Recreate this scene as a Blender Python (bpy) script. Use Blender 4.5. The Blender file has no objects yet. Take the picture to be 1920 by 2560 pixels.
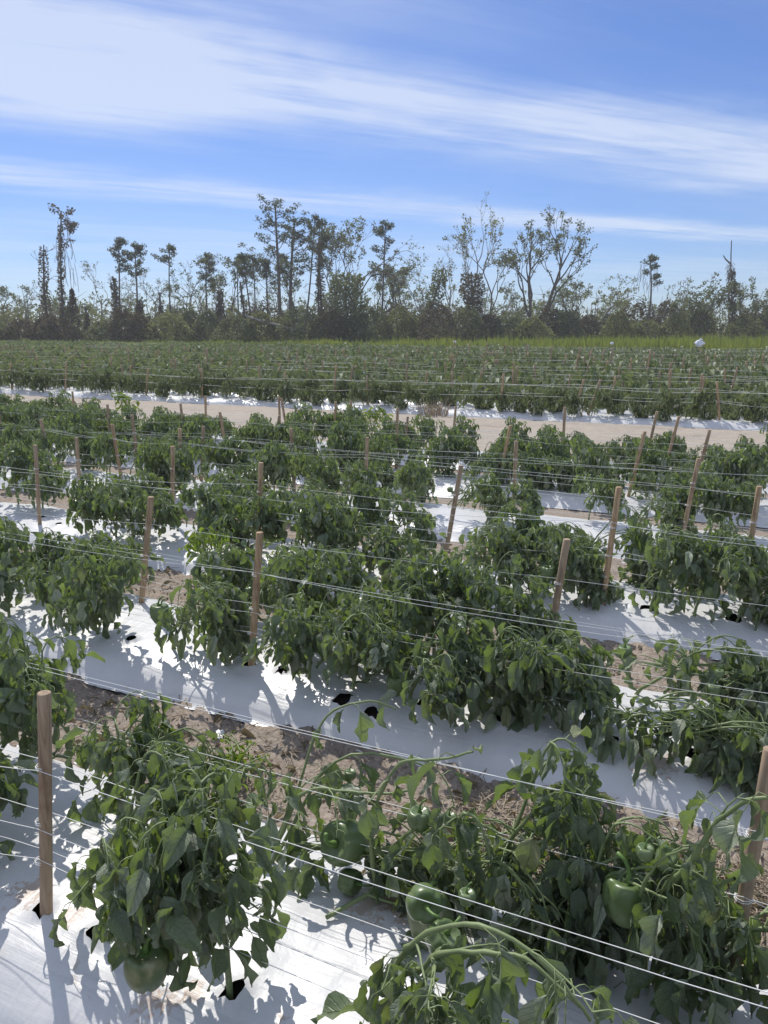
import bpy, math, random
import numpy as np
from mathutils import Vector, Matrix, noise

# ------------------------------------------------------------------ camera, sky, sun
sc = bpy.context.scene
C = sc.collection
R = math.radians
YAW = R(65.5)
Uv = Vector((-math.sin(YAW), math.cos(YAW), 0))      # along the beds, away to the left
Nv = Vector((math.cos(YAW), math.sin(YAW), 0))       # across the beds, away from the viewer
def P3(u, n, z=0.): return Uv * u + Nv * n + Vector((0, 0, z))
BED = 0.12                                           # height of the beds
CAMZ = 1.62

cam = bpy.data.cameras.new('camera'); co = bpy.data.objects.new('camera', cam); C.objects.link(co)
co.location = (0, 0, CAMZ); co.rotation_euler = (R(90 - 13.45), 0, 0)
cam.sensor_fit = 'VERTICAL'; cam.sensor_height = 36; cam.lens = 36 * 1923 / 2560
cam.clip_start = .05; cam.clip_end = 6000
sc.camera = co

SUN_AZ = R(-24); SUN_EL = R(50)                       # azimuth measured from +Y towards +X
w = bpy.data.worlds.new('World'); sc.world = w; w.use_nodes = True
nt = w.node_tree; nt.nodes.clear()
def N(t, **k):
    n = nt.nodes.new(t)
    for a, b in k.items(): setattr(n, a, b)
    return n
def L(a, b): nt.links.new(a, b)
def mth(op, a, b=None, c=None):
    n = N('ShaderNodeMath', operation=op)
    for i, v in enumerate((a, b, c)):
        if v is None: continue
        if isinstance(v, (int, float)): n.inputs[i].default_value = v
        else: L(v, n.inputs[i])
    return n.outputs[0]
def smooth(x, a, b):
    n = N('ShaderNodeMapRange', interpolation_type='SMOOTHSTEP')
    L(x, n.inputs[0]); n.inputs[1].default_value = a; n.inputs[2].default_value = b
    return n.outputs[0]
sky = N('ShaderNodeTexSky', sky_type='NISHITA', sun_disc=False, sun_elevation=SUN_EL, sun_rotation=SUN_AZ,
        altitude=50, air_density=1.0, dust_density=.15, ozone_density=2.2)
tc = N('ShaderNodeTexCoord'); sep = N('ShaderNodeSeparateXYZ'); L(tc.outputs['Generated'], sep.inputs[0])
zc = mth('MAXIMUM', sep.outputs[2], .035)
px = mth('DIVIDE', sep.outputs[0], zc); py = mth('DIVIDE', sep.outputs[1], zc)
sa, ca = math.sin(R(63)), math.cos(R(63))
S = mth('ADD', mth('MULTIPLY', px, sa), mth('MULTIPLY', py, ca))       # along the cloud streaks
Q = mth('ADD', mth('MULTIPLY', px, -ca), mth('MULTIPLY', py, sa))      # across them
def nz(sx, sq, off, det=6, rough=.55, dist=.0):
    cb = N('ShaderNodeCombineXYZ'); L(mth('MULTIPLY', S, sx), cb.inputs[0]); L(mth('MULTIPLY', Q, sq), cb.inputs[1]); cb.inputs[2].default_value = off
    n = N('ShaderNodeTexNoise'); n.inputs['Scale'].default_value = 1; n.inputs['Detail'].default_value = det
    n.inputs['Roughness'].default_value = rough; n.inputs['Distortion'].default_value = dist
    L(cb.outputs[0], n.inputs['Vector']); return n.outputs['Fac']
wob = mth('MULTIPLY', mth('SUBTRACT', nz(.6, .6, 3.1, 5), .5), 1.5)
Qw = mth('ADD', Q, wob)
fine = mth('ADD', mth('MULTIPLY', nz(.45, 2.6, 7.7, 7, .6, .3), .72), mth('MULTIPLY', nz(1.1, 8.5, 2.2, 6, .6, .5), .28))
soft = nz(.5, .8, 1.3, 4, .5, .4)
b1 = mth('MULTIPLY', smooth(Qw, 2.45, 3.25), mth('SUBTRACT', 1, smooth(Qw, 3.5, 4.9)))
b2 = mth('MULTIPLY', smooth(Qw, 5.3, 6.0), mth('SUBTRACT', 1, smooth(Qw, 6.2, 7.1)))
b3 = mth('MULTIPLY', smooth(Qw, 7.2, 9), .22)
left = mth('MULTIPLY', mth('SUBTRACT', 1, smooth(S, .2, 2.4)), mth('SUBTRACT', 1, smooth(Q, 2.8, 4.6)))
left = mth('MULTIPLY', left, .34)
dens = mth('ADD', mth('ADD', mth('MULTIPLY', b1, .8), mth('MULTIPLY', b2, .7)), mth('ADD', b3, left))
dens = mth('ADD', dens, mth('ADD', .07, mth('MULTIPLY', mth('SUBTRACT', 1, smooth(Qw, .9, 1.9)), .62)))   # unseen cirrus overhead and behind, added to brighten the shade
tex = mth('ADD', mth('MULTIPLY', smooth(fine, .30, .70), .70), mth('MULTIPLY', smooth(soft, .3, .7), .55))
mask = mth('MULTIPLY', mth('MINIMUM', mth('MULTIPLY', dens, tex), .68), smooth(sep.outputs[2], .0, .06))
tint = N('ShaderNodeMix', data_type='RGBA', blend_type='MULTIPLY'); tint.inputs['Factor'].default_value = 1
L(sky.outputs[0], tint.inputs['A']); tint.inputs['B'].default_value = (.425, .525, .78, 1)
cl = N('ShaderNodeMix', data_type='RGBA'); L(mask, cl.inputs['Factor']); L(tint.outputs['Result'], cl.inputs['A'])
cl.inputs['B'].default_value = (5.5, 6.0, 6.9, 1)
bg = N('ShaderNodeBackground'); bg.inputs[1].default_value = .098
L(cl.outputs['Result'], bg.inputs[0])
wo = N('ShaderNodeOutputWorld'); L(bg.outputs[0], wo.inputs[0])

sl = bpy.data.lights.new('sun', 'SUN'); so = bpy.data.objects.new('sun', sl); C.objects.link(so)
sl.energy = 2.75; sl.angle = R(.55); sl.color = (1, .955, .88)
sd = Vector((math.sin(SUN_AZ) * math.cos(SUN_EL), math.cos(SUN_AZ) * math.cos(SUN_EL), math.sin(SUN_EL)))
so.rotation_euler = (-sd).to_track_quat('-Z', 'Y').to_euler()
sc.view_settings.view_transform = 'Standard'; sc.view_settings.look = 'None'
sc.view_settings.exposure = 0.58; sc.view_settings.gamma = 1; sc.view_settings.use_curve_mapping = False
sc.cycles.max_bounces = 6; sc.cycles.transparent_max_bounces = 6; sc.cycles.use_denoising = True

# ------------------------------------------------------------------ materials
def mat(name):
    global nt
    m = bpy.data.materials.new(name); m.use_nodes = True; nt = m.node_tree; nt.nodes.clear()
    o = N('ShaderNodeOutputMaterial'); return m, o
def ramp(fac, stops):
    r = N('ShaderNodeValToRGB'); e = r.color_ramp.elements
    while len(e) < len(stops): e.new(.5)
    for i, (p, c) in enumerate(stops): e[i].position = p; e[i].color = (*c, 1)
    L(fac, r.inputs[0]); return r.outputs[0]
def noi(scale, det=4, rough=.5, vec=None, dist=0):
    n = N('ShaderNodeTexNoise'); n.inputs['Scale'].default_value = scale; n.inputs['Detail'].default_value = det
    n.inputs['Roughness'].default_value = rough; n.inputs['Distortion'].default_value = dist
    if vec is not None: L(vec, n.inputs['Vector'])
    return n.outputs['Fac']
def mixc(f, a, b, bt='MIX'):
    n = N('ShaderNodeMix', data_type='RGBA', blend_type=bt)
    for s, v in (('Factor', f), ('A', a), ('B', b)):
        if isinstance(v, (int, float)): n.inputs[s].default_value = v
        elif isinstance(v, tuple): n.inputs[s].default_value = (*v, 1)
        else: L(v, n.inputs[s])
    return n.outputs['Result']
def bump(h, st, dist=.01, nrm=None):
    b = N('ShaderNodeBump'); b.inputs['Strength'].default_value = st; b.inputs['Distance'].default_value = dist
    L(h, b.inputs['Height'])
    if nrm is not None: L(nrm, b.inputs['Normal'])
    return b.outputs[0]
def pbsdf(col, rough=.6, spec=.5, nrm=None, **k):
    p = N('ShaderNodeBsdfPrincipled')
    if isinstance(col, tuple): p.inputs['Base Color'].default_value = (*col, 1)
    else: L(col, p.inputs['Base Color'])
    if isinstance(rough, (int, float)): p.inputs['Roughness'].default_value = rough
    else: L(rough, p.inputs['Roughness'])
    p.inputs['Specular IOR Level'].default_value = spec
    if nrm is not None: L(nrm, p.inputs['Normal'])
    return p.outputs[0]
def objco(): return N('ShaderNodeTexCoord').outputs['Object']
def geopos(): return N('ShaderNodeNewGeometry').outputs['Position']
def rnd():
    a = N('ShaderNodeAttribute', attribute_name='var'); o = N('ShaderNodeObjectInfo')
    return mth('FRACT', mth('ADD', a.outputs['Fac'], o.outputs['Random']))

def leaf_material(name, dark, light, old, under, trans, tfac, veins=True, rough=.42, spec=.45, oldp=.94, pale=None):
    m, o = mat(name); v = rnd()
    top = mixc(v, dark, light)
    top = mixc(smooth(v, oldp, 1.0), top, old)
    if pale: top = mixc(mth('MULTIPLY', smooth(v, .72, .80), mth('SUBTRACT', 1, smooth(v, .93, .95))), top, pale)   # pale leaves: sunlit glints painted into the colour, with turned undersides
    uv = N('ShaderNodeUVMap').outputs[0]; s = N('ShaderNodeSeparateXYZ'); L(uv, s.inputs[0])
    nrm = None
    if veins:
        ax = mth('ABSOLUTE', mth('SUBTRACT', s.outputs[0], .5))            # 0 at the midrib
        mid = mth('SUBTRACT', 1, smooth(ax, .012, .045))
        ph = mth('FRACT', mth('SUBTRACT', mth('MULTIPLY', s.outputs[1], 7), mth('MULTIPLY', ax, 3.2)))
        side = mth('SUBTRACT', 1, smooth(mth('ABSOLUTE', mth('SUBTRACT', ph, .5)), .03, .14))
        vein = mth('MAXIMUM', mid, mth('MULTIPLY', side, .45))
        mott = noi(26, 4, .6, objco())
        top = mixc(mth('MULTIPLY', vein, .55), top, under)
        top = mixc(mth('MULTIPLY', smooth(mott, .45, .75), .4), top, tuple(x * 1.5 for x in light))
        h = mth('ADD', mth('MULTIPLY', mott, .7), mth('MULTIPLY', vein, -.6))
        nrm = bump(h, .8, .006)
        under_c = mixc(mth('MULTIPLY', vein, .5), under, tuple(x * 1.5 for x in under))
    else:
        under_c = under
    g = N('ShaderNodeNewGeometry')
    col = mixc(g.outputs['Backfacing'], top, under_c)
    p = pbsdf(col, rough, spec, nrm)
    t = N('ShaderNodeBsdfTranslucent'); L(mixc(v, trans, tuple(x * .62 for x in trans)), t.inputs[0])
    mx = N('ShaderNodeMixShader'); mx.inputs[0].default_value = tfac
    L(p, mx.inputs[1]); L(t.outputs[0], mx.inputs[2]); L(mx.outputs[0], o.inputs[0]); return m

M = {}
M['leaf'] = leaf_material('pepper_leaf', (.050, .082, .050), (.25, .295, .20), (.34, .33, .13), (.21, .245, .18), (.29, .42, .05), .32, True, .42, .8, pale=(.38, .42, .31))
M['leaf_far'] = leaf_material('pepper_leaf_far', (.050, .078, .032), (.30, .34, .18), (.30, .29, .15), (.20, .22, .15), (.26, .33, .09), .3, False, .62, .3, pale=(.48, .50, .38))
M['weed'] = leaf_material('weed_leaf', (.10, .17, .03), (.16, .24, .04), (.3, .3, .05), (.14, .2, .07), (.35, .5, .04), .4, False)
M['dryleaf'] = leaf_material('dry_leaf', (.15, .12, .07), (.28, .24, .15), (.3, .3, .2), (.3, .28, .2), (.3, .22, .1), .2, False, .8, .2)
M['tree_leaf'] = leaf_material('tree_leaf', (.12, .135, .075), (.23, .245, .14), (.20, .17, .11), (.15, .16, .10), (.22, .25, .09), .42, False, .6, .3, .8)
M['olive_leaf'] = leaf_material('olive_leaf', (.21, .225, .085), (.34, .34, .15), (.26, .22, .14), (.19, .19, .11), (.30, .33, .10), .42, False, .6, .3, .85)
M['pine'] = leaf_material('pine_needles', (.07, .09, .055), (.13, .155, .09), (.14, .12, .08), (.09, .10, .065), (.15, .18, .07), .35, False, .6, .3, .9)
M['vine'] = leaf_material('vine_leaf', (.12, .10, .065), (.22, .18, .12), (.18, .14, .10), (.13, .115, .085), (.17, .14, .07), .35, False, .7, .2, .8)
M['meadow_blade'] = leaf_material('meadow_blade', (.24, .29, .06), (.36, .39, .09), (.36, .32, .14), (.22, .25, .06), (.32, .38, .06), .35, False, .6, .3, .8)

def simple(name, build):
    m, o = mat(name); L(build(), o.inputs[0]); M[name] = m
simple('stem', lambda: pbsdf(mixc(noi(30, 3, .5, objco()), (.13, .18, .07), (.27, .32, .15)), .5, .4, bump(noi(120, 3, .6, objco()), .3, .002)))
simple('stemwood', lambda: pbsdf(mixc(noi(40, 3, .5, objco()), (.10, .10, .05), (.2, .19, .11)), .7, .3))
def _pep():
    n = noi(14, 4, .5, objco())
    c = mixc(smooth(n, .4, .8), (.095, .145, .05), (.20, .25, .125))
    return pbsdf(c, .33, .45, bump(noi(60, 2, .5, objco()), .08, .002))
simple('pepper', _pep)
simple('pepper_scorched', lambda: pbsdf(mixc(smooth(noi(11, 3, .6, objco(), .5), .48, .66), (.10, .14, .055), (.24, .25, .14)), .38, .5))
simple('stalk', lambda: pbsdf((.13, .22, .06), .45, .4))
def _wood():
    s = N('ShaderNodeMapping'); L(objco(), s.inputs[0]); s.inputs['Scale'].default_value = (60, 60, 3.2)
    g = noi(1, 5, .6, s.outputs[0], 1.2); r = N('ShaderNodeObjectInfo').outputs['Random']
    c = ramp(g, [(.3, (.20, .12, .065)), (.5, (.42, .29, .17)), (.72, (.58, .43, .28))])
    c = mixc(mth('MULTIPLY', r, .6), c, mixc(g, (.17, .13, .10), (.42, .34, .27)))
    c = mixc(smooth(noi(7, 3, .6, objco()), .5, .75), c, (.20, .12, .075))
    return pbsdf(c, .75, .25, bump(g, .5, .003))
simple('wood', _wood)
simple('twine', lambda: pbsdf((.78, .78, .76), .6, .3, bump(noi(900, 2, .5, objco()), .4, .001)))
def _film():
    p = geopos(); n1 = noi(9, 5, .6, p, .6); n2 = noi(2.1, 4, .6, p, .3); n3 = noi(120, 3, .5, p)
    def dot(v, k):
        d = N('ShaderNodeVectorMath', operation='DOT_PRODUCT'); L(p, d.inputs[0]); d.inputs[1].default_value = v; return mth('MULTIPLY', d.outputs['Value'], k)
    mp = N('ShaderNodeCombineXYZ'); L(dot(Uv, 1.3), mp.inputs[0]); L(dot(Nv, 24), mp.inputs[1])
    mq = N('ShaderNodeCombineXYZ'); L(dot(Uv, 42), mq.inputs[0]); L(dot(Nv, 3.5), mq.inputs[1])
    cr = mth('MULTIPLY', noi(1, 2, .5, mq.outputs[0], .4), smooth(noi(1.7, 3, .5, p), .52, .66))
    wr = noi(1, 4, .6, mp.outputs[0], 1.0)
    c = mixc(smooth(n2, .35, .75), (.67, .67, .675), (.60, .60, .61))
    dirt = mth('MULTIPLY', smooth(n1, .64, .74), smooth(n2, .46, .62))
    c = mixc(mth('MULTIPLY', dirt, .75), c, (.46, .35, .25)); c = mixc(mth('MULTIPLY', smooth(noi(5, 6, .7, p, .8), .56, .74), .22), c, (.42, .34, .27))
    for (su, sn, sr) in ((1.10, 1.10, .05), (1.06, 1.13, .045), (1.02, 1.17, .04), (.76, 1.60, .09), (.68, 1.62, .08), (1.62, 1.24, .07), (1.45, 1.22, .05), (.99, 1.03, .03), (.80, 1.20, .02), (.95, .98, .025), (.15, 2.66, .1), (1.9, 4.1, .08)):
        q3 = P3(su, sn, .12); vd = N('ShaderNodeVectorMath', operation='DISTANCE'); L(p, vd.inputs[0]); vd.inputs[1].default_value = q3
        dd = mth('ADD', mth('DIVIDE', vd.outputs['Value'], sr), mth('MULTIPLY', mth('SUBTRACT', noi(38, 4, .6, p, 1.0), .5), 3.2))
        c = mixc(mth('MULTIPLY', mth('SUBTRACT', 1, smooth(dd, .45, .9)), .6), c, (.42, .29, .20))
    spk = smooth(noi(45, 2, .5, p), .76, .80)
    c = mixc(mth('MULTIPLY', spk, .5), c, (.38, .28, .2))
    g = N('ShaderNodeNewGeometry').outputs['Backfacing']
    c = mixc(g, c, (.02, .02, .02))
    h = mth('ADD', mth('ADD', mth('MULTIPLY', wr, .55), mth('MULTIPLY', n1, .6)), mth('MULTIPLY', cr, .7))
    return pbsdf(c, .36, .45, bump(n3, .08, .002, bump(h, .55, .010)))
simple('film', _film)
def _soil():
    p = geopos(); a = noi(3, 5, .6, p); b = noi(60, 5, .7, p)
    c = mixc(a, (.26, .215, .175), (.41, .35, .295)); c = mixc(smooth(b, .42, .7), c, (.17, .125, .09))
    return pbsdf(c, .9, .2, bump(b, .8, .008))
simple('soil', _soil)
simple('bed_soil', lambda: pbsdf((.06, .048, .038), .95, .1))
def _sand():
    p = geopos(); a = noi(1.3, 5, .6, p); b = noi(35, 5, .7, p)
    c = mixc(a, (.33, .285, .235), (.43, .375, .315)); c = mixc(smooth(b, .5, .75), c, (.36, .28, .21))
    return pbsdf(c, .9, .2, bump(b, .5, .01, bump(noi(4, 4, .6, p), .5, .06)))
simple('sand', _sand)
def _meadow():
    p = geopos(); a = noi(.25, 5, .6, p); b = noi(5, 4, .6, p)
    return pbsdf(mixc(b, mixc(a, (.10, .13, .03), (.20, .22, .06)), (.12, .13, .05)), .9, .1)
simple('meadow', _meadow)
def _bark():
    s = N('ShaderNodeMapping'); L(objco(), s.inputs[0]); s.inputs['Scale'].default_value = (6, 6, 1)
    g = noi(1.5, 4, .6, s.outputs[0])
    return pbsdf(mixc(g, (.09, .08, .07), (.20, .175, .155)), .9, .15)
simple('bark', _bark)
simple('pale_bark', lambda: pbsdf(mixc(noi(2, 3, .6, objco()), (.22, .20, .175), (.38, .35, .31)), .9, .15))
simple('straw', lambda: pbsdf(mixc(rnd(), (.20, .15, .105), (.50, .43, .33)), .85, .2))
simple('goldstraw', lambda: pbsdf(mixc(rnd(), (.45, .33, .15), (.62, .50, .27)), .8, .2))
simple('clod', lambda: pbsdf(mixc(noi(30, 4, .6, objco()), (.16, .125, .095), (.34, .28, .22)), .95, .1))
simple('bag', lambda: pbsdf((.72, .76, .84), .5, .4, bump(noi(6, 4, .6, objco()), .6, .05)))

# ------------------------------------------------------------------ mesh helpers
class MB:
    def __init__(s): s.v = []; s.f = []; s.uv = []; s.var = []
    def tube(s, pts, rad, k=6, cap=True, var=0.):
        b0 = len(s.v); n = len(pts); pts = [Vector(p) for p in pts]
        if isinstance(rad, (int, float)): rad = [rad] * n
        t = (pts[1] - pts[0]).normalized(); a = t.orthogonal().normalized()
        for i in range(n):
            t = (pts[min(i + 1, n - 1)] - pts[max(i - 1, 0)])
            t = t.normalized() if t.length > 1e-9 else Vector((0, 0, 1))
            a = (a - t * a.dot(t)); a = a.normalized() if a.length > 1e-6 else t.orthogonal().normalized()
            b = t.cross(a)
            for j in range(k):
                q = 2 * math.pi * j / k
                s.v.append(pts[i] + (a * math.cos(q) + b * math.sin(q)) * rad[i]); s.var.append(var)
        for i in range(n - 1):
            for j in range(k):
                s.f.append((b0 + i * k + j, b0 + i * k + (j + 1) % k, b0 + (i + 1) * k + (j + 1) % k, b0 + (i + 1) * k + j))
        if cap:
            s.f.append(tuple(b0 + j for j in reversed(range(k)))); s.f.append(tuple(b0 + (n - 1) * k + j for j in range(k)))
    def mesh(s, name, m, smoothf=True):
        me = bpy.data.meshes.new(name); me.from_pydata([tuple(v) for v in s.v], [], s.f); me.materials.append(m)
        if smoothf: me.polygons.foreach_set('use_smooth', [True] * len(me.polygons))
        if any(s.var):
            a = me.attributes.new('var', 'FLOAT', 'POINT'); a.data.foreach_set('value', s.var)
        return me
def npmesh(name, V, F, m, uv=None, var=None, smoothf=True):
    """V (n,3), F (f,k) with every face of k corners"""
    me = bpy.data.meshes.new(name); V = np.asarray(V, np.float32); F = np.asarray(F, np.int32); k = F.shape[1]
    me.vertices.add(len(V)); me.vertices.foreach_set('co', V.ravel())
    me.loops.add(F.size); me.loops.foreach_set('vertex_index', F.ravel())
    me.polygons.add(len(F)); me.polygons.foreach_set('loop_start', np.arange(0, F.size, k, dtype=np.int32))
    me.polygons.foreach_set('loop_total', np.full(len(F), k, np.int32))
    me.polygons.foreach_set('use_smooth', np.full(len(F), smoothf))
    me.update(calc_edges=True)
    if uv is not None:
        l = me.uv_layers.new(name='UVMap'); l.data.foreach_set('uv', np.asarray(uv, np.float32)[F.ravel()].ravel())
    if var is not None:
        a = me.attributes.new('var', 'FLOAT', 'POINT'); a.data.foreach_set('value', np.asarray(var, np.float32))
    me.materials.append(m); return me
def link(name, data, parent=None, loc=None, mtx=None, **props):
    o = bpy.data.objects.new(name, data); C.objects.link(o)
    if parent is not None: o.parent = parent
    if loc is not None: o.location = loc
    if mtx is not None: o.matrix_basis = mtx
    for k, v in props.items(): o[k] = v
    return o
def empty(name, loc, label, cat, group=None):
    o = link(name, None, loc=loc, label=label, category=cat)
    if group: o['group'] = group
    o.empty_display_size = .1
    return o
ORD = ['', 'first', 'second', 'third', 'fourth', 'fifth', 'sixth', 'seventh', 'eighth', 'ninth', 'tenth', 'eleventh', 'twelfth', 'thirteenth',
       'fourteenth', 'fifteenth', 'sixteenth', 'seventeenth', 'eighteenth', 'nineteenth']
TENS = {2: 'twent', 3: 'thirt', 4: 'fort', 5: 'fift'}
def ordw(i):
    if i < 20: return ORD[i]
    t, r = divmod(i, 10)
    return TENS[t] + ('ieth' if r == 0 else 'y-' + ORD[r])
F_, PT = 1923., R(13.45)
def onscreen(p):                                       # used only to number things from left to right in their labels
    z = p.z - CAMZ; d = p.y * math.cos(PT) - z * math.sin(PT)
    if d < .1: return -9999, 0
    return 960 + F_ * p.x / d, 1280 - F_ * (p.y * math.sin(PT) + z * math.cos(PT)) / d

# ------------------------------------------------------------------ the ground
def graded(parts):
    out = []
    for a, b, st in parts:
        n = max(1, round((b - a) / st)); out += [a + (b - a) * i / n for i in range(n)]
    return out + [parts[-1][1]]
def grid_sheet(us, ns, zf, flip=False):
    V = []
    for n in ns:
        for u in us:
            p = P3(u, n); V.append((p.x, p.y, zf(u, n)))
    nu = len(us); F = []
    for j in range(len(ns) - 1):
        for i in range(nu - 1):
            a = j * nu + i; F.append((a, a + nu, a + nu + 1, a + 1))   # u points left, so this winding faces up
    return V, F
def fn(x, y, z=0., o=3): return noise.fractal(Vector((x, y, z)), 1.0, 2.0, o)
def gz(u, n):
    if -2.5 < u < 8 and .3 < n < 5.6:
        k = (n - .97) % 1.5
        if k > .82 or n < .97:
            return .028 * fn(u * 3, n * 3) + .022 * fn(u * 14, n * 14) + .010 + .012 * fn(u * 40, n * 40, 5, 2)
    return 0.
us = graded([(-2500, -300, 1100), (-300, -20, 70), (-20, -2.5, 4), (-2.5, 8, .03), (8, 40, 8), (40, 3000, 600)])
ns = graded([(-2000, -20, 900), (-20, .3, 5), (.3, 5.6, .027), (5.6, 50, 9), (50, 3500, 700)])
V, F = grid_sheet(us, ns, gz)
link('ground', npmesh('ground', V, F, M['soil']), kind='structure')
def sz(u, n):
    tread = .008 * math.sin(u * 62) * (math.exp(-((n - 10.9) / .14) ** 2) + math.exp(-((n - 12.5) / .14) ** 2))
    ru = tread + .03 * math.exp(-((n - 10.9) / .18) ** 2) + .03 * math.exp(-((n - 12.5) / .18) ** 2)
    return .035 + .022 * fn(u * 1.2, n * 2.5) + .016 * fn(u * 6, n * 6) - ru if 9.55 < n < 13.5 else .006
us = graded([(-60, -3, 12), (-3, 18, .05), (20, 160, 20)]); ns = graded([(9.4, 13.75, .06)])
V, F = grid_sheet(us, ns, sz); link('sandy_road', npmesh('sandy_road', V, F, M['sand']), kind='structure')
us = graded([(-300, 500, 20)]); ns = graded([(46.6, 330, 20)])
V, F = grid_sheet(us, ns, lambda u, n: .01); link('meadow', npmesh('meadow', V, F, M['meadow']), kind='structure')

# ------------------------------------------------------------------ beds under white plastic film
def bed_centre(k): return 1.42 + 1.5 * k if k < 6 else 14.2 + 1.5 * (k - 6)
def prof(o):
    a = abs(o) / .46
    return BED * max(0., 1 - a ** 3.4) ** .75 if a < 1 else 0.
def filmz(k, u, o, amp=1.):
    a = min(1, abs(o) / .46); c = bed_centre(k); n = c + o
    z = prof(o) + .006
    side = math.exp(-((a - .80) / .16) ** 2)
    z += amp * (.012 + .020 * side) * fn(u * 2.1 + 7 * k, n * 3.0, k, 2) * (1 - a ** 6)
    z += amp * .0035 * fn(u * 9, n * 3.5, 3 + k, 2)
    rip = max(0., fn(u * 1.1 + 3.3, n * 2.2, 9.3 + k, 2) + .0)                # cross ripples in patches
    z += amp * .010 * rip * math.sin(u * 95 + 6 * fn(u * 3, n * 5, 1.1, 2)) * min(1, a * 1.4)
    z += amp * .004 * max(0., fn(u * .9, n * 4, 4.4, 2)) * math.sin((n + .15 * fn(u, n, 8)) * 150)
    return max(z, .004 if a > .97 else .012)
HOLES = {0: [(1.35, -.22, .024), (.93, -.22, .024), (.53, -.2, .024), (1.54, -.22, .022), (.52, .22, .03), (1.14, .22, .03)],
         1: [(1.38, -.31, .037), (1.23, -.345, .025), (.99, -.20, .028), (.72, -.22, .032), (1.06, -.24, .02), (.02, -.2, .034), (1.91, -.22, .022), (2.6, -.22, .024), (1.74, -.2, .024), (.3, -.22, .024)],
         2: [(1.56, -.02, .05), (.34, -.19, .036), (.42, -.2, .02), (5.0, -.1, .036), (4.72, -.18, .026), (.58, -.22, .022), (2.15, -.2, .04), (1.2, .2, .04), (-.1, -.2, .05)]}
def film_near(k, u0, u1, st):
    rg = random.Random(50 + k)
    us = np.arange(u0, u1, st); os_ = np.arange(-.49, .4901, st * .9)
    holes = HOLES.get(k, []); pos = {}
    V = []; uo = []
    ang = [[rg.uniform(.7, 1.3) for _ in range(9)] for _ in holes]
    def rad(h, th):
        i = (th % (2 * math.pi)) / (2 * math.pi) * 9; a = int(i) % 9; f = i - int(i); r = ang[h]
        return holes[h][2] * (r[a] * (1 - f) + r[(a + 1) % 9] * f)
    inside = []
    for o in os_:
        for u in us:
            uu, oo = float(u), float(o); lift = 0; ins = False
            for h, (hu, ho, hr) in enumerate(holes):
                du, do = (uu - hu), (oo - ho) ; d = math.hypot(du, do)
                if d < hr * 2.2:
                    th = math.atan2(do, du); r = rad(h, th)
                    if d < r - st * .55: ins = True
                    elif d < r + st * .62:
                        uu, oo = hu + math.cos(th) * r, ho + math.sin(th) * r; lift = .010 * (.3 + ang[h][int(th * 1.4) % 9])
                    else: lift = max(lift, .004 * (1 - (d - r) / hr))
            p = P3(uu, bed_centre(k) + oo); V.append((p.x, p.y, filmz(k, uu, oo) + lift)); inside.append(ins)
    nu = len(us); F = []
    for j in range(len(os_) - 1):
        for i in range(nu - 1):
            a = j * nu + i; q = (a, a + nu, a + nu + 1, a + 1)
            if any(inside[x] for x in q): continue
            F.append(q)
    me = npmesh('plastic_film', V, F, M['film'])
    return me
where = ['nearest to the viewer', 'second from the viewer', 'third from the viewer', 'fourth from the viewer', 'fifth from the viewer', 'last before the sandy road']
FILM = [(-1.2, 3.8, .017), (-1.2, 5.8, .019), (-1.4, 8.2, .025), (-1.6, 10.5, .045), (-1.8, 12.5, .06), (-2, 15, .08)]
for k, (a, b, st) in enumerate(FILM):
    link('plastic_film', film_near(k, a, b, st), label='glossy white plastic film over the raised bed ' + where[k], category='plastic mulch', group='white plastic films over the beds')
    if k < 3:
        us = graded([(a, b, .1)]); ns = [bed_centre(k) + o for o in (-.43, -.38, -.3, -.2, -.1, 0, .1, .2, .3, .38, .43)]
        V, F = grid_sheet(us, ns, lambda u, n, k=k: max(.0, prof(n - bed_centre(k)) - .03))
        link('bed_soil', npmesh('bed_soil', V, F, M['bed_soil']), kind='structure')
NFAR = 21
def span(n, margin=1.0):                                # how far a bed at distance n runs through the view
    return -.03 * n - margin, 1.22 * n + margin
for j in range(NFAR):
    k = 6 + j; c = bed_centre(k); a, b = span(c, 2)
    us = graded([(a, b, .14 if j < 2 else (.5 if j < 6 else 1.5))]); ns = [c + o for o in (-.47, -.44, -.38, -.28, -.14, 0, .14, .28, .38, .44, .47)]
    V, F = grid_sheet(us, ns, lambda u, n, k=k, j=j: filmz(k, u, n - bed_centre(k), 1.6 if j < 2 else .5))
    lab = 'long white plastic film along the far side of the sandy road' if j == 0 else 'white plastic film glimpsed under the %s bed beyond the sandy road' % ordw(j + 1)
    link('plastic_film', npmesh('plastic_film', V, F, M['film']), label=lab, category='plastic mulch', group='white plastic films over the beds')

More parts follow.
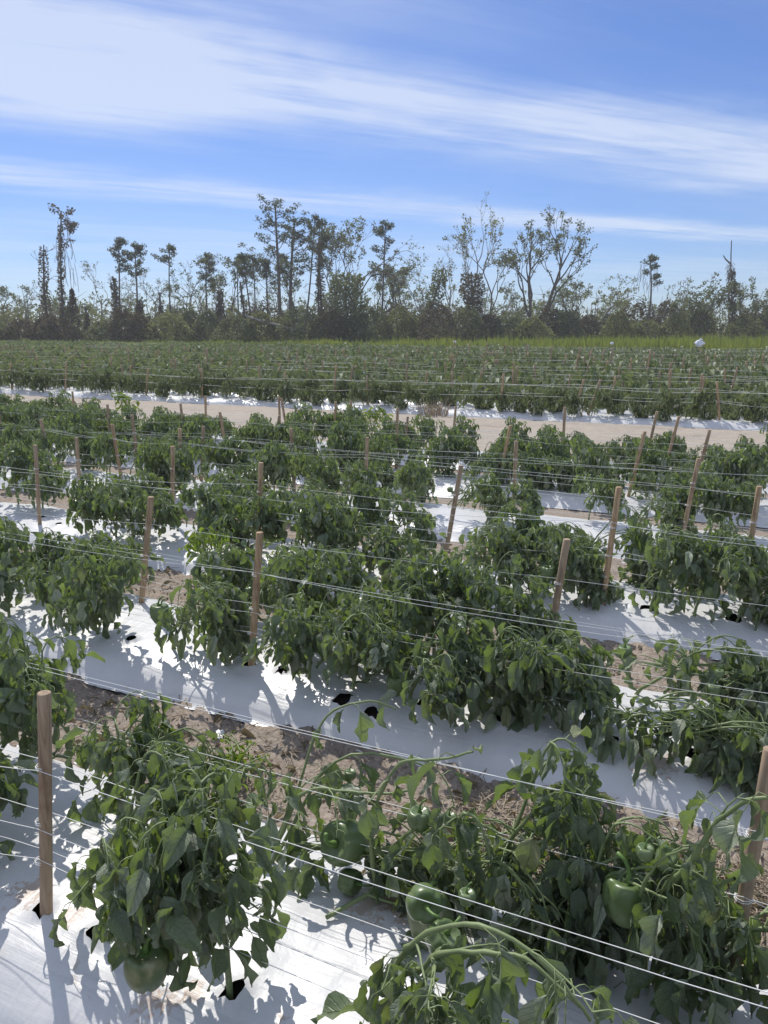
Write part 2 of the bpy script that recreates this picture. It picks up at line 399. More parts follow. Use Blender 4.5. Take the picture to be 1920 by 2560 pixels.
# ------------------------------------------------------------------ leaves
def leaf_template(nl, nw, fold, curl, wave, torn, rg, twist=0., width=.30):
    V = []; UV = []; ph = rg.uniform(0, 6)
    pos = Vector((0, 0, 0)); th = 0.
    notch = [[1.] * (nl + 1), [1.] * (nl + 1)]
    for _ in range(torn):
        notch[rg.randint(0, 1)][rg.randint(nl // 3, nl - 1)] = rg.uniform(.25, .7)
    for i in range(nl + 1):
        t = i / nl
        wd = width * math.sin(math.pi * min(1, t ** .72)) ** .9 * (1 - .15 * t) + (.006 if i in (0, nl) else 0)
        if i:
            th = curl * t ** 1.2; pos = pos + Vector((math.cos(th), 0, -math.sin(th))) / nl
        up = Vector((math.sin(th), 0, math.cos(th))); tw = twist * t
        for j in range(-nw, nw + 1):
            v = j / nw; s = abs(v); y = v * wd * notch[0 if j < 0 else 1][i]
            z = s * wd * math.sin(fold) + wave * math.sin(t * 11 + ph + (2 if j < 0 else 0)) * s * s * .5 - .10 * wd * s * s
            yy = y * math.cos(tw) - z * math.sin(tw); zz = y * math.sin(tw) + z * math.cos(tw)
            p = pos + Vector((0, yy * math.cos(fold * .85), 0)) + up * zz
            if 0 < i < nl: p = p + Vector((rg.gauss(0, .010), rg.gauss(0, .008), rg.gauss(0, .016))) * (1 if nl > 5 else .6)
            V.append(p); UV.append((.5 + v * .5, t))
    k = 2 * nw + 1; F = []
    for i in range(nl):
        for j in range(2 * nw):
            a = i * k + j; F.append((a, a + k, a + k + 1, a + 1))
    return np.array([tuple(v) for v in V]), np.array(F), np.array(UV)
_r = random.Random(11)
def tmpl_set(nl, nw, n, torn=True):
    out = []
    for i in range(n):
        out.append(leaf_template(nl, nw, _r.uniform(.45, 1.4), _r.uniform(.4, 1.75), _r.uniform(.08, .24), (_r.randint(2, 5) if torn and i % 4 == 3 else 0), _r, _r.uniform(-1.1, 1.1), _r.uniform(.24, .34)))
    return out
TH = tmpl_set(9, 2, 14); TM = tmpl_set(4, 1, 8, False)
def flip(F): return F
TL = []
for i in range(5):
    f = _r.uniform(.06, .16)
    TL.append((np.array([(0, 0, 0), (.45, -.27, f), (1, 0, -.30), (.45, .27, f)]), np.array([(0, 1, 2), (0, 2, 3)]), None))
LEAF_ME = [npmesh('leaf', V, F[:, ::-1] if False else F, M['leaf'], uv) for V, F, uv in TH]

def merge_leaves(mats, vidx, T, name, m, var=None):
    """one mesh of leaves: mats (n,4,4), vidx (n,) which template"""
    VV = []; FF = []; UU = []; AA = []; off = 0
    mats = np.asarray(mats); vidx = np.asarray(vidx)
    if var is None: var = np.random.RandomState(len(mats)).rand(len(mats))
    for ti, (V, F, uv) in enumerate(T):
        sel = np.where(vidx == ti)[0]
        if not len(sel): continue
        A = mats[sel]; W = np.einsum('nij,kj->nki', A[:, :3, :3], V) + A[:, None, :3, 3]
        nV = len(V); VV.append(W.reshape(-1, 3)); FF.append((F[None] + (np.arange(len(sel)) * nV)[:, None, None] + off).reshape(-1, F.shape[1]))
        if uv is not None: UU.append(np.tile(uv, (len(sel), 1)))
        AA.append(np.repeat(var[sel], nV)); off += nV * len(sel)
    return npmesh(name, np.concatenate(VV), np.concatenate(FF), m, np.concatenate(UU) if UU else None, np.concatenate(AA))

WIND = (-Uv).normalized()
def rvec(rg): return Vector((rg.gauss(0, 1), rg.gauss(0, 1), rg.gauss(0, 1))).normalized()
def leaf_matrix(pos, d, nrm, s):
    d = d.normalized(); nrm = nrm - d * nrm.dot(d)
    nrm = nrm.normalized() if nrm.length > 1e-4 else d.orthogonal().normalized()
    y = nrm.cross(d)
    return Matrix(((d.x * s, y.x * s, nrm.x * s, pos.x), (d.y * s, y.y * s, nrm.y * s, pos.y), (d.z * s, y.z * s, nrm.z * s, pos.z), (0, 0, 0, 1)))
def hang_leaf(rg, out, p, ax, size, wilt):
    """a petiole that leaves the shoot sideways and a blade that hangs from its end"""
    h = Vector((ax.x, ax.y, 0)) * .5 + Vector((rg.gauss(0, 1), rg.gauss(0, 1), 0)) * .7
    h = h.normalized() if h.length > 1e-3 else Vector((1, 0, 0))
    pl = size * rg.uniform(.35, .7)
    e = p + h * pl * .8 + Vector((0, 0, pl * rg.uniform(-.65, .12)))
    mid = p + h * pl * .40 + Vector((0, 0, pl * rg.uniform(.0, .22))); m2 = (mid + e) / 2 + Vector((0, 0, pl * .10))
    out['tubes'].append(([p, mid, m2, e], [size * .016, size * .013, size * .011, size * .009], 3))
    q_ = rg.random()
    d = (h * (.54 - .42 * q_) + Vector((0, 0, -1)) * (.22 + 1.15 * q_) * wilt + rvec(rg) * .22)
    nrm = h * .9 + Vector((0, 0, .75)) + rvec(rg) * .6
    out['leaves'].append((leaf_matrix(e, d, nrm, size), rg.randrange(1000)))
def skeleton(seed, H, lean=0., spread=1., size=.105, dens=1., wilt=1., maxd=4, leandir=None):
    rg = random.Random(seed); out = {'tubes': [], 'leaves': [], 'nodes': []}
    ld = leandir if leandir is not None else WIND
    def br(p, d, Ln, r, dep):
        pts = [p]; rs = [r]
        for i in range(4):
            g = -.04 - (0, 0, .08, .30, .46)[min(dep, 4)] * wilt
            d = (d + rvec(rg) * .16 + ld * lean * .16 + Vector((0, 0, g + (.10 if dep < 3 else 0)))).normalized()
            p = p + d * Ln / 4; pts.append(p); rs.append(r * (1 - .09 * (i + 1)))
            if p.z < .03: p.z = .03 + rg.random() * .02
            if dep >= 1 and rg.random() < .62 * dens: out['nodes'].append((p.copy(), d.copy(), dep))
        out['tubes'].append((pts, rs, 5 if dep < 3 else 4))
        if dep < maxd:
            k = 3 if dep == 0 else (3 if rg.random() < .25 else 2); a0 = rg.uniform(0, 6.28)
            for c in range(k):
                s = d.orthogonal().normalized(); s.rotate(Matrix.Rotation(a0 + 6.283 * c / k + rg.uniform(-.4, .4), 3, d))
                dd = (d + s * spread * rg.uniform(.45, .9) + ld * lean * .35)
                br(p, dd.normalized(), Ln * rg.uniform(.66, .92), r * .72, dep + 1)
        else:
            for _ in range(5): out['nodes'].append((p.copy(), d.copy(), dep))
    d0 = (Vector((0, 0, 1)) + ld * lean * .8 + rvec(rg) * .12).normalized()
    br(Vector((0, 0, -.02)), d0, .14 * (1 + .25 * lean), .0088, 0)
    top = max(n[0].z for n in out['nodes']); k = H / top
    if lean < .9 or k < 1:
        sc3 = lambda p: Vector((p.x, p.y, p.z * k))
        out['tubes'] = [([sc3(q) for q in a], b, c) for a, b, c in out['tubes']]
        out['nodes'] = [(sc3(a), b, c) for a, b, c in out['nodes']]
    hi = [t for t in out['nodes'] if t[2] <= 2]
    for _ in range(int(30 * dens)):                     # the lower skirt of big leaves
        b = rg.choice(hi)[0]; z = H * rg.uniform(.22, .6); h2 = Vector((rg.gauss(0, 1), rg.gauss(0, 1), 0)).normalized()
        q = Vector((b.x * z / H, b.y * z / H, z)) + h2 * rg.uniform(.02, .09); out['nodes'].append((q, h2, 2))
        nb_ = min(hi, key=lambda t: (t[0] - q).length)[0]; out['tubes'].append(([nb_, (nb_ + q) / 2 + Vector((0, 0, .012)), q], [.0028, .0024, .002], 4))
    for p, d, dep in out['nodes']:
        young = dep >= 3 and rg.random() < .55
        hang_leaf(rg, out, p, d, size * (rg.uniform(.30, .62) if young else rg.uniform(.65, 1.35)), wilt * (.35 if young else 1))
    return out

# ------------------------------------------------------------------ peppers
def pepper_mesh(seed, R_, Hh, lobes=4, m='pepper'):
    rg = random.Random(seed); V = []; F = []; na, nr = 40, 16; ph = rg.uniform(0, 6)
    for i in range(nr + 1):
        t = i / nr; th = math.pi * t
        r = math.sin(th) ** .62 * (1 - .16 * t) ; z = math.cos(th)
        z -= (.42 * math.exp(-((t) / .14) ** 2)); z += .32 * math.exp(-((1 - t) / .12) ** 2)
        for j in range(na):
            a = 2 * math.pi * j / na; lb = 1.04 - .20 * math.exp(-(math.sin(lobes / 2 * a + ph + .25 * math.sin(a)) / .30) ** 2) * (.45 + .55 * abs(math.cos(th))) + .05 * math.sin(a + ph)
            V.append((R_ * r * lb * math.cos(a), R_ * r * lb * math.sin(a), Hh * .5 * z * (1 - .0) - Hh * .40))
    for i in range(nr):
        for j in range(na): F.append((i * na + j, i * na + na and (i + 1) * na + j, (i + 1) * na + (j + 1) % na, i * na + (j + 1) % na))
    return npmesh('pepper', V, F, M[m])
def stalk_mesh(R_, L_):
    mb = MB(); mb.tube([(0, 0, -R_ * .32), (0, 0, R_ * .1), (R_ * .06, 0, L_ * .3), (R_ * .2, 0, L_ * .5), (R_ * .5, 0, L_ * .66)], [R_ * .24, R_ * .11, R_ * .085, R_ * .08, R_ * .09], 7)
    b = len(mb.v); mb.v.append(Vector((0, 0, -R_ * .20)))
    for j in range(12):
        a = j * math.pi / 6; r = R_ * (.5 if j % 2 else .36); mb.v.append(Vector((r * math.cos(a), r * math.sin(a), -R_ * .22)))
    for j in range(12): mb.f.append((b, b + 1 + j, b + 1 + (j + 1) % 12))
    return mb.mesh('stalk', M['stalk'])
PEP = [pepper_mesh(3, .047, .098), pepper_mesh(5, .033, .062), pepper_mesh(8, .019, .034, 3), pepper_mesh(9, .046, .115, 4, 'pepper_scorched')]
STK = [stalk_mesh(.047, .06), stalk_mesh(.033, .045), stalk_mesh(.019, .032), stalk_mesh(.046, .06)]
def add_pepper(root, kind, loc, rot=(0, 0, 0), s=1., label=None):
    o = link('pepper', PEP[kind], root, loc); o.rotation_euler = rot; o.scale = (s, s, s)
    if label: o['label'] = label
    link('stalk', STK[kind], o)
    return o

# ------------------------------------------------------------------ plants
def tubes_mesh(tubes, m, kmin=3, name='stem'):
    mb = MB()
    for a, b, c in tubes: mb.tube(a, b, max(kmin, c), False)
    return mb.mesh(name, m)
def cut_to_bed(sk, zmin=.004):
    """nothing pokes through the film: blades that would end below it are swung up to lie on it"""
    out = []
    for m_, v in sk['leaves']:
        p = m_.translation; d = Vector((m_[0][0], m_[1][0], m_[2][0])); s = d.length
        if p.z + d.z * .8 < zmin and s > 0:
            h = Vector((d.x, d.y, 0)); h = h.normalized() if h.length > 1e-3 else Vector((1, 0, 0))
            dz = max(-.95, (zmin - p.z) / s / .9)
            dd = h * math.sqrt(max(0, 1 - dz * dz)) + Vector((0, 0, dz))
            n = Vector((m_[0][2], m_[1][2], m_[2][2]))
            out.append((leaf_matrix(p, dd, n + Vector((0, 0, .6)) * s, s), v))
        else: out.append((m_, v))
    sk['leaves'] = out; return sk
OPEN = [(P3(.872, 1.60, BED + .12), .085), (P3(.578, 1.52, BED + .07), .08), (P3(.115, 1.56, BED + .30), .07), (P3(1.05, 1.06, BED + .14), .06)]
def leafy_plant(sk, loc, label, group, fruits=(), extra=None):
    loc = Vector(loc)
    root = empty('pepper_plant', loc, label, 'pepper plant', group)
    if extra:
        rg = random.Random(5)
        for pts, rs, lf in extra:
            raw = [Vector(p) for p in pts]; pts = []; rr_ = []
            for i in range(len(raw) - 1):               # a smooth, slightly gnarled shoot with swollen nodes
                a, b, c, d = raw[max(0, i - 1)], raw[i], raw[i + 1], raw[min(len(raw) - 1, i + 2)]
                for q in range(4):
                    t = q / 4; v = .5 * ((2 * b) + (c - a) * t + (2 * a - 5 * b + 4 * c - d) * t * t + (3 * b - a - 3 * c + d) * t ** 3)
                    pts.append(v + rvec(rg) * .0022); r0 = rs[i] * (1 - t) + rs[i + 1] * t; rr_.append(r0 * (1.28 if q == 0 and i else rg.uniform(.9, 1.02)))
            pts.append(raw[-1]); rr_.append(rs[-1]); sk['tubes'].append((pts, rr_, 8))
            for q in range(max(1, lf // 5)):            # side shoots
                i = rg.randrange(4, len(pts) - 1); p = pts[i]; dd = ((pts[i] - pts[i - 1]).normalized() + rvec(rg) * .7).normalized(); sp = [p]
                for k in range(5): dd = (dd + Vector((0, 0, -.16)) + rvec(rg) * .2).normalized(); p = p + dd * rg.uniform(.02, .035); sp.append(p)
                sk['tubes'].append((sp, tap(6, rr_[i] * .7, .002), 5)); 
                for k in (2, 3, 4, 5, 5): hang_leaf(rg, sk, sp[k], dd, rg.uniform(.05, .11), 1.)
            for _ in range(lf):
                i = rg.randrange(1, len(pts)); hang_leaf(rg, sk, pts[i].lerp(pts[i - 1], rg.random()), pts[i] - pts[i - 1], rg.uniform(.06, .13), 1.)
    cut_to_bed(sk)
    link('stem', tubes_mesh(sk['tubes'], M['stem']), root)
    lv = sk['leaves']; random.Random(3).shuffle(lv)
    for cp, rad in OPEN:                                # the showy peppers hang free on the open side of the plants
        fp = cp - loc; dr = (Vector((0, 0, CAMZ)) - cp).normalized()
        def near(m_):
            c = m_.translation + Vector((m_[0][0], m_[1][0], m_[2][0])) * .5 - fp; t = c.dot(dr)
            return -.01 < t < .75 and (c - dr * t).length < rad
        lv = [x for x in lv if not near(x[0])]
    for m_, v in lv[:300]: link('leaf', LEAF_ME[v % len(LEAF_ME)], root, mtx=m_)
    if len(lv) > 300:
        link('foliage', merge_leaves([np.array(a) for a, _ in lv[300:]], [b % len(TH) for _, b in lv[300:]], TH, 'foliage', M['leaf']), root, kind='stuff')
    for f in fruits: add_pepper(root, *f)
    return root
rows = {}                                               # row index -> plants (for the numbering in the labels)
def row_n(r): return bed_centre(r // 2) + (-.22 if r % 2 == 0 else .22)
def row_phrase(r):
    b = r // 2; side = 'front' if r % 2 == 0 else 'back'
    return '%s line, %s bed' % (side, ('nearest', 'second', 'third', 'fourth', 'fifth', 'sixth')[b]) if b < 6 else '%s line, %s bed past the road' % (side, ordw(b - 5))
def bz(r, u): return filmz(r // 2, u, row_n(r) - bed_centre(r // 2)) - .004
def loc_local(u0, n0, u, n, h):                        # a point (u, n, height above bed) in the frame of a plant rooted at u0, n0
    d = Uv * (u - u0) + Nv * (n - n0); return (d.x, d.y, h)

G1 = 'pepper plants in the beds before the sandy road'
def lp(u0, n0, l, n1=None, n2=None):
    k = len(l); return [loc_local(u0, n0, u, (n1 if n1 is not None else n0) + ((n2 - n1) * i / (k - 1) if n2 is not None else 0), h) for i, (u, h) in enumerate(l)]
def tap(n, a, b): b = b * .8; a = a * .8; return [a + (b - a) * i / (n - 1) for i in range(n)]
# nearest bed, front line: (u, height, lean, spread, leaf size, density, label, fruits, extra)
A = []
A.append((1.98, 0, .46, .2, 1., .082, .9, 'pepper plant cut by the left photo edge, at the front of the nearest bed', (), None))
A.append((1.86, 0, .42, .0, .6, .082, .75, 'short drooping pepper plant just left of the nearest wooden stake', (), None))
A.append((1.33, 0, .55, .25, .65, .082, 1.05, 'tall upright pepper plant with hanging dark leaves just right of the nearest stake', ((2, (.03, -.07, .26)),), None))
A.append((.94, 0, .54, -.05, .8, .082, 1.1, 'tall dark pepper plant with a big pepper at its foot, standing alone on the plastic',
          ((3, loc_local(.94, 1.2, 1.05, 1.06, .20), (.2, .1, 0), 1.12, 'large dull green pepper hanging low'), (1, (-.13, .0, .30)),), None))
u0, n0 = .53, 1.22
A.append((u0, 0, .36, 1.6, .9, .086, .9, 'wind-flattened pepper plant with thick forked stalk bent right over the plastic',
          ((1, loc_local(u0, n0, .485, 1.30, .33), (1.2, .3, 0), 1.25), (1, loc_local(u0, n0, .43, 1.28, .31), (.5, 0, .9), 1.15), (2, loc_local(u0, n0, .44, 1.25, .27)), (2, loc_local(u0, n0, .40, 1.3, .40))),
          [(lp(u0, n0, [(.533, -.02), (.515, .10), (.503, .2), (.503, .283), (.49, .312), (.465, .37), (.418, .43), (.32, .49), (.20, .47), (.12, .40)], 1.2, 1.1), tap(10, .0105, .004), 22),
           (lp(u0, n0, [(.503, .285), (.44, .33), (.401, .39), (.31, .43), (.238, .45), (.14, .40)], 1.15, 1.12), tap(6, .008, .004), 16),
           (lp(u0, n0, [(.503, .20), (.42, .26), (.33, .30), (.22, .36), (.12, .34)], 1.18, 1.0), tap(5, .008, .004), 18)]))
A.append((.12, 0, .42, .9, 1., .098, .9, 'pepper plant with long folded leaves at the lower right, nearest bed', (), None))
A.append((-.2, 0, .4, .6, 1., .086, .8, 'pepper plant beyond the lower right corner of the photo', (), None))
# nearest bed, back line
B = []
B.append((2.36, 1, .52, .2, .9, .082, .85, 'pepper plant at the left edge in the back line of the nearest bed', (), None))
B.append((2.02, 1, .60, -.1, .75, .086, 1., 'tallest leafy plant behind the nearest stake, with long leaves hanging down its right side', (), None))
B.append((1.70, 1, .40, .3, .9, .086, .9, 'low pepper plant with pale stalks right behind the nearest stake', ((2, (.1, 0, .2)),), None))
u0, n0 = 1.10, 1.66
B.append((u0, 1, .28, 1.3, .9, .086, .5, 'sprawling pepper plant of mostly bare stems trailing right into the furrow', ((2, loc_local(u0, n0, .92, 1.8, .26)),),
          [(lp(u0, n0, [(1.10, -.02), (1.06, .12), (1.007, .237), (.943, .27), (.85, .28), (.775, .29), (.684, .32)], 1.64, 1.7), tap(7, .008, .004), 6),
           (lp(u0, n0, [(1.10, .0), (1.03, .16), (.98, .27), (.90, .33), (.80, .33), (.70, .30)], 1.66, 1.85), tap(6, .007, .0035), 5),
           (lp(u0, n0, [(1.10, .05), (1.05, .2), (1.03, .34), (.99, .42), (.90, .44), (.84, .40)], 1.66, 1.95), tap(6, .006, .003), 9)]))
u0, n0 = .74, 1.66
B.append((u0, 1, .45, .9, .9, .086, .9, 'leaning pepper plant with a large glossy pepper hanging over the dark gap behind the plastic',
          ((0, loc_local(u0, n0, .872, 1.60, .16), (.5, -1.0, .3), 1.38, 'large glossy bell pepper'), (1, loc_local(u0, n0, .63, 1.62, .32)), (1, loc_local(u0, n0, .70, 1.70, .10), (1, 0, 0), .8)),
          [(lp(u0, n0, [(.74, -.02), (.76, .15), (.751, .27), (.717, .372), (.663, .469), (.57, .508), (.473, .56)], 1.62, 1.55), tap(7, .0085, .0035), 10),
           (lp(u0, n0, [(.74, .1), (.68, .22), (.60, .30), (.50, .34), (.42, .33)], 1.62, 1.6), tap(5, .007, .0035), 9)]))
u0, n0 = .50, 1.64
B.append((u0, 1, .54, .55, .85, .086, 1.1, 'dense dark pepper plant with a straight pale main stem and a low scorched pepper',
          ((3, loc_local(u0, n0, .578, 1.52, .13), (.1, -.2, 0), 1.35, 'scorched whitish green pepper'), (2, loc_local(u0, n0, .54, 1.57, .35)), (1, loc_local(u0, n0, .49, 1.57, .33), (0, 0, 0), .8), (1, loc_local(u0, n0, .42, 1.62, .22), (0, 0, 0), .9)),
          [(lp(u0, n0, [(.500, -.02), (.500, .1), (.505, .2), (.512, .33), (.50, .37), (.46, .36), (.43, .28)], 1.57, 1.55), tap(7, .0085, .004), 2)]))
B.append((.33, 1, .42, .5, .8, .086, 1., 'dark bushy pepper plant at the right end of the clump beside the straw', (), None))
u0, n0 = .06, 1.62
B.append((u0, 1, .50, .9, .9, .082, .75, 'leaning pepper plant with thick pale stalks and a round green pepper over the straw',
          ((0, loc_local(u0, n0, .115, 1.56, .31), (.15, .1, 2.6), 1.25, 'round shiny bell pepper'), (2, loc_local(u0, n0, .085, 1.50, .44), (0, 0, 0), 1.1), (2, loc_local(u0, n0, .04, 1.55, .40), (.6, 0, 0), 1.3), (2, loc_local(u0, n0, .03, 1.56, .37), (.9, 1, 0), 1.2)),
          [(lp(u0, n0, [(.08, -.02), (.07, .15), (.05, .28), (.02, .36), (-.013, .44), (-.049, .54), (-.09, .60), (-.14, .63)], 1.56, 1.48), tap(8, .0115, .005), 14),
           (lp(u0, n0, [(.06, .0), (.04, .13), (.0, .26), (-.05, .36), (-.09, .42)], 1.6, 1.5), tap(5, .009, .005), 9),
           (lp(u0, n0, [(.08, .1), (.09, .24), (.08, .34), (.05, .43), (.0, .49)], 1.56, 1.46), tap(5, .006, .003), 8)]))
B.append((-.24, 1, .50, .8, 1., .086, .8, 'pepper plant at the right photo edge, back line of the nearest bed', ((1, (-.05, -.05, .25)),), None))
for i, (u, r, H, lean, spr, size, dens_, lab, fr, ex) in enumerate(A + B):
    sk = skeleton(100 + i, H, lean, spr, size, dens_)
    leafy_plant(sk, P3(u, row_n(r), bz(r, u)), lab, G1, fr, ex)

# second and third beds
rg = random.Random(77)
R2 = {2: [(4.7, .5, .1), (4.1, .5, 0), (3.75, .48, .2), (3.42, .52, 0), (3.08, .46, .2), (2.75, .5, .1), (2.36, .42, .4), (1.60, .42, .1), (1.38, .46, .1), (1.12, .42, .5), (.90, .42, .5), (.76, .36, .6), (.42, .30, 1.2), (.22, .38, 1.3), (0.02, .38, 1.3), (-.28, .42, .8)],
      3: [(5.0, .5, .1), (4.5, .5, .2), (4.1, .42, 0), (3.72, .38, .2), (3.36, .36, .1), (2.5, .42, .2), (2.18, .45, .5), (1.86, .46, .2), (1.56, .42, .3), (1.18, .50, .1), (1.0, .56, .1), (.86, .46, .3), (.28, .46, .9), (.0, .45, 1.), (-.3, .45, .8)],
      4: [(4.4, .46, .1), (4.1, .44, .2), (3.82, .38, .3), (3.3, .5, .2), (2.95, .46, .2), (2.55, .50, .3), (2.3, .50, .1), (2.0, .34, .3), (1.38, .44, .4), (1.1, .34, 1.), (.90, .44, .1), (.32, .48, .3), (.1, .48, .4), (-.2, .5, .5)],
      5: [(6.0, .55, 0), (5.62, .58, .1), (5.35, .5, .1), (4.35, .42, .1), (3.6, .48, .2), (3.2, .44, .2), (2.75, .5, .3), (2.4, .5, .2), (2.1, .45, .3), (1.5, .46, .8), (1.2, .4, .9), (.85, .5, .8), (.55, .45, .9), (.25, .5, .7), (-.1, .5, .8), (-.4, .5, .8)]}
def tone(H, lean):
    a = 'flattened' if lean > .9 else ('leaning' if lean > .45 else ('upright' if lean < .15 else 'wilted'))
    b = 'tall' if H > .5 else ('low' if H < .42 else 'medium')
    return b + ' ' + a
def number(lst, r, key=lambda t: t[0]):
    """left-to-right numbers of the plants of one row that stand inside the frame"""
    s = sorted(lst, key=lambda t: -t[0]); k = 0; out = []; kl = 0; kr = 0
    for t in s:
        x, y = onscreen(P3(t[0], row_n(r), .3))
        if 0 < x < 1920: k += 1; out.append((t, k))
        elif x <= 0: kl += 1; out.append((t, -kl))
        else: kr += 1; out.append((t, -100 - kr))
    return out
def plabel(H, lean, k, r):
    if k > 0: return '%s pepper plant, %s from left, %s' % (tone(H, lean), ordw(k), row_phrase(r))
    return '%s pepper plant, %s beyond the %s edge, %s' % (tone(H, lean), ordw(-k if k > -100 else -k - 100), 'left' if k > -100 else 'right', row_phrase(r))
for r, lst in R2.items():
    for (t, k) in number(lst, r):
        u, H, lean = t
        sk = skeleton(int(300 + r * 40 + u * 7 + 60), H, lean, rg.uniform(.66, .9), .090 if r < 4 else .084, .9)
        fr = [(rg.choice((0, 1, 1, 2)), (rg.uniform(-.07, .07), rg.uniform(-.10, -.03), rg.uniform(.14, .26))) for _ in range(rg.randint(0, 2))]
        if r == 2 and abs(u - 2.42) < .01: fr = []
        if r == 2 and abs(u - 1.66) < .01: fr = [(0, loc_local(u, 2.7, 1.99, 2.62, .20), (0, 0, 0), .8)]
        x = rg.uniform(-.03, .03)
        leafy_plant(sk, P3(u, row_n(r) + x, bz(r, u)), plabel(H, lean, k, r), G1, fr)

# further rows: a few kinds of plant, each a thing of its own with stem, foliage and peppers
PR = []; PRLV = []
LEAF_MM = [npmesh('leaf', V, F, M['leaf'], uv) for V, F, uv in TM]
for i, (H, lean, spr) in enumerate([(.52, .1, .9), (.48, .3, .95), (.46, .7, 1.), (.50, .9, .95), (.40, .2, 1.), (.55, .2, .9), (.44, 1.1, 1.), (.50, .5, .95)]):
    sk = cut_to_bed(skeleton(900 + i, H, lean, spr * 1.02, .084, 1.15)); lv = sk['leaves']
    PRLV.append(lv[:300])
    fo = merge_leaves([np.array(a) for a, _ in lv], [b % len(TM) for _, b in lv], TM, 'foliage', M['leaf'])
    fo2 = merge_leaves([np.array(a) for a, _ in lv], [b % len(TM) for _, b in lv], TM, 'foliage', M['leaf_far'])
    st = tubes_mesh([t for t in sk['tubes'] if t[2] > 3], M['stem'], 4)
    PR.append((H, lean, st, (fo, fo2), [(rg.choice((0, 1, 1)), (rg.uniform(-.08, .08), rg.uniform(-.10, .02), rg.uniform(.14, .3))) for _ in range(2)]))
GAPS = {6: [(6.9, 7.4), (5.6, 6.2), (2.45, 2.95), (1.0, 1.5)], 7: [(5.0, 5.3), (3.9, 4.3), (1.45, 1.9)], 8: [(4.6, 5.4), (6.3, 6.6), (2.9, 3.2)], 9: [(5.4, 6.1), (3.8, 4.1)], 10: [(7.6, 8.3), (6.1, 6.5), (3.4, 3.8), (2.7, 2.9)], 11: [(8.6, 9.3), (6.2, 7.0), (2.4, 2.8)]}
far_pts = []; n_single = 0
for r in range(6, 12 + 2 * NFAR - 0):
    n = row_n(r); a, b = span(n, .5 if r < 12 else 1.5); u = b; lst = []
    while u > a:
        dens_g = any(x < u < y for x, y in GAPS.get(r, []))
        if r >= 14 and noise.noise(Vector((u * .16, n * .33, 5.5))) > .34 and rg.random() < .8: u -= .36; continue
        if not dens_g and rg.random() > {10: .10, 11: .28, 9: .14, 12: .12}.get(r, .10 if r < 12 else .09):
            lean = min(1.15, max(0, rg.gauss(.35 + .5 * (1 - u / (.8 * n)), .3))); lst.append((u + rg.uniform(-.05, .05), rg.uniform(.86, 1.08), lean))
        u -= rg.uniform(.28, .36) if r < 12 else rg.uniform(.32, .42)
    if n_single + len(lst) < 270 and r < 15:
        for (t, k) in number(lst, r):
            u, s, lean = t; pi = min(range(8), key=lambda i: abs(PR[i][1] - lean) + rg.random() * .35)
            H, ln, st, fo, fr = PR[pi]
            root = empty('pepper_plant', P3(u, n + rg.uniform(-.04, .04), bz(r, u)), plabel(H * s, ln, k, r), 'pepper plant', G1 if r < 12 else 'pepper plants in the beds beyond the sandy road')
            s *= .93 if r in (10, 11) else 1.; root.rotation_euler = (0, 0, rg.uniform(-.5, .5) + (math.pi if ln < .15 and rg.random() < .5 else 0)); s *= 1.0 if r < 12 else 1.05; root.scale = (s, s, s)
            link('stem', st, root)
            if r < 8:
                for m_, v in PRLV[pi]: link('leaf', LEAF_MM[v % len(LEAF_MM)], root, mtx=m_)
            else: link('foliage', fo[r >= 12], root, kind='stuff')
            if r < 12:
                for f in fr[:rg.randint(0, 2)]: add_pepper(root, f[0], f[1], s=.85)
            n_single += 1
    else:
        far_pts += [(u, n + rg.uniform(-.06, .06), s, lean, r) for u, s, lean in lst]
# the rest of the crop beyond the road
LOD = []
for i in range(6):
    sk = cut_to_bed(skeleton(1200 + i, .52, .25 + .17 * i, 1.15, .20, .35, .5, maxd=4)); lv = sk['leaves']; random.Random(i).shuffle(lv); lv = lv[:70]
    mt = np.array([np.array(a) for a, _ in lv]); vi = np.array([b % len(TL) for _, b in lv])
    VV = []; FF = []; off = 0
    for ti, (V, F, _) in enumerate(TL):
        for A_ in mt[vi == ti]:
            VV.append(V @ A_[:3, :3].T + A_[:3, 3]); FF.append(F + off); off += 4
    VV = np.concatenate(VV); FF = np.concatenate(FF); LOD.append((VV, FF))
VV = []; FF = []; AA = []; off = 0; rr = np.random.RandomState(4)
for (u, n, s, lean, r) in far_pts:
    V, F = LOD[min(5, max(0, int((lean - .2) * 6 + rg.random())))]; a = rg.uniform(-.5, .5) ; ca_, sa_ = math.cos(a), math.sin(a)
    s *= rg.uniform(.8, 1.35); p = P3(u, n, BED)
    W = V * s; X = np.stack([W[:, 0] * ca_ - W[:, 1] * sa_ + p.x, W[:, 0] * sa_ + W[:, 1] * ca_ + p.y, W[:, 2] + p.z], 1)
    VV.append(X); FF.append(F + off); off += len(V); AA.append(np.repeat(rr.rand(len(V) // 4), 4))
link('pepper_crop', npmesh('pepper_crop', np.concatenate(VV), np.concatenate(FF), M['leaf_far'], None, np.concatenate(AA), False), kind='stuff',
     label='rest of the green pepper crop receding to the trees')
print('far plants', len(far_pts), 'single', n_single)

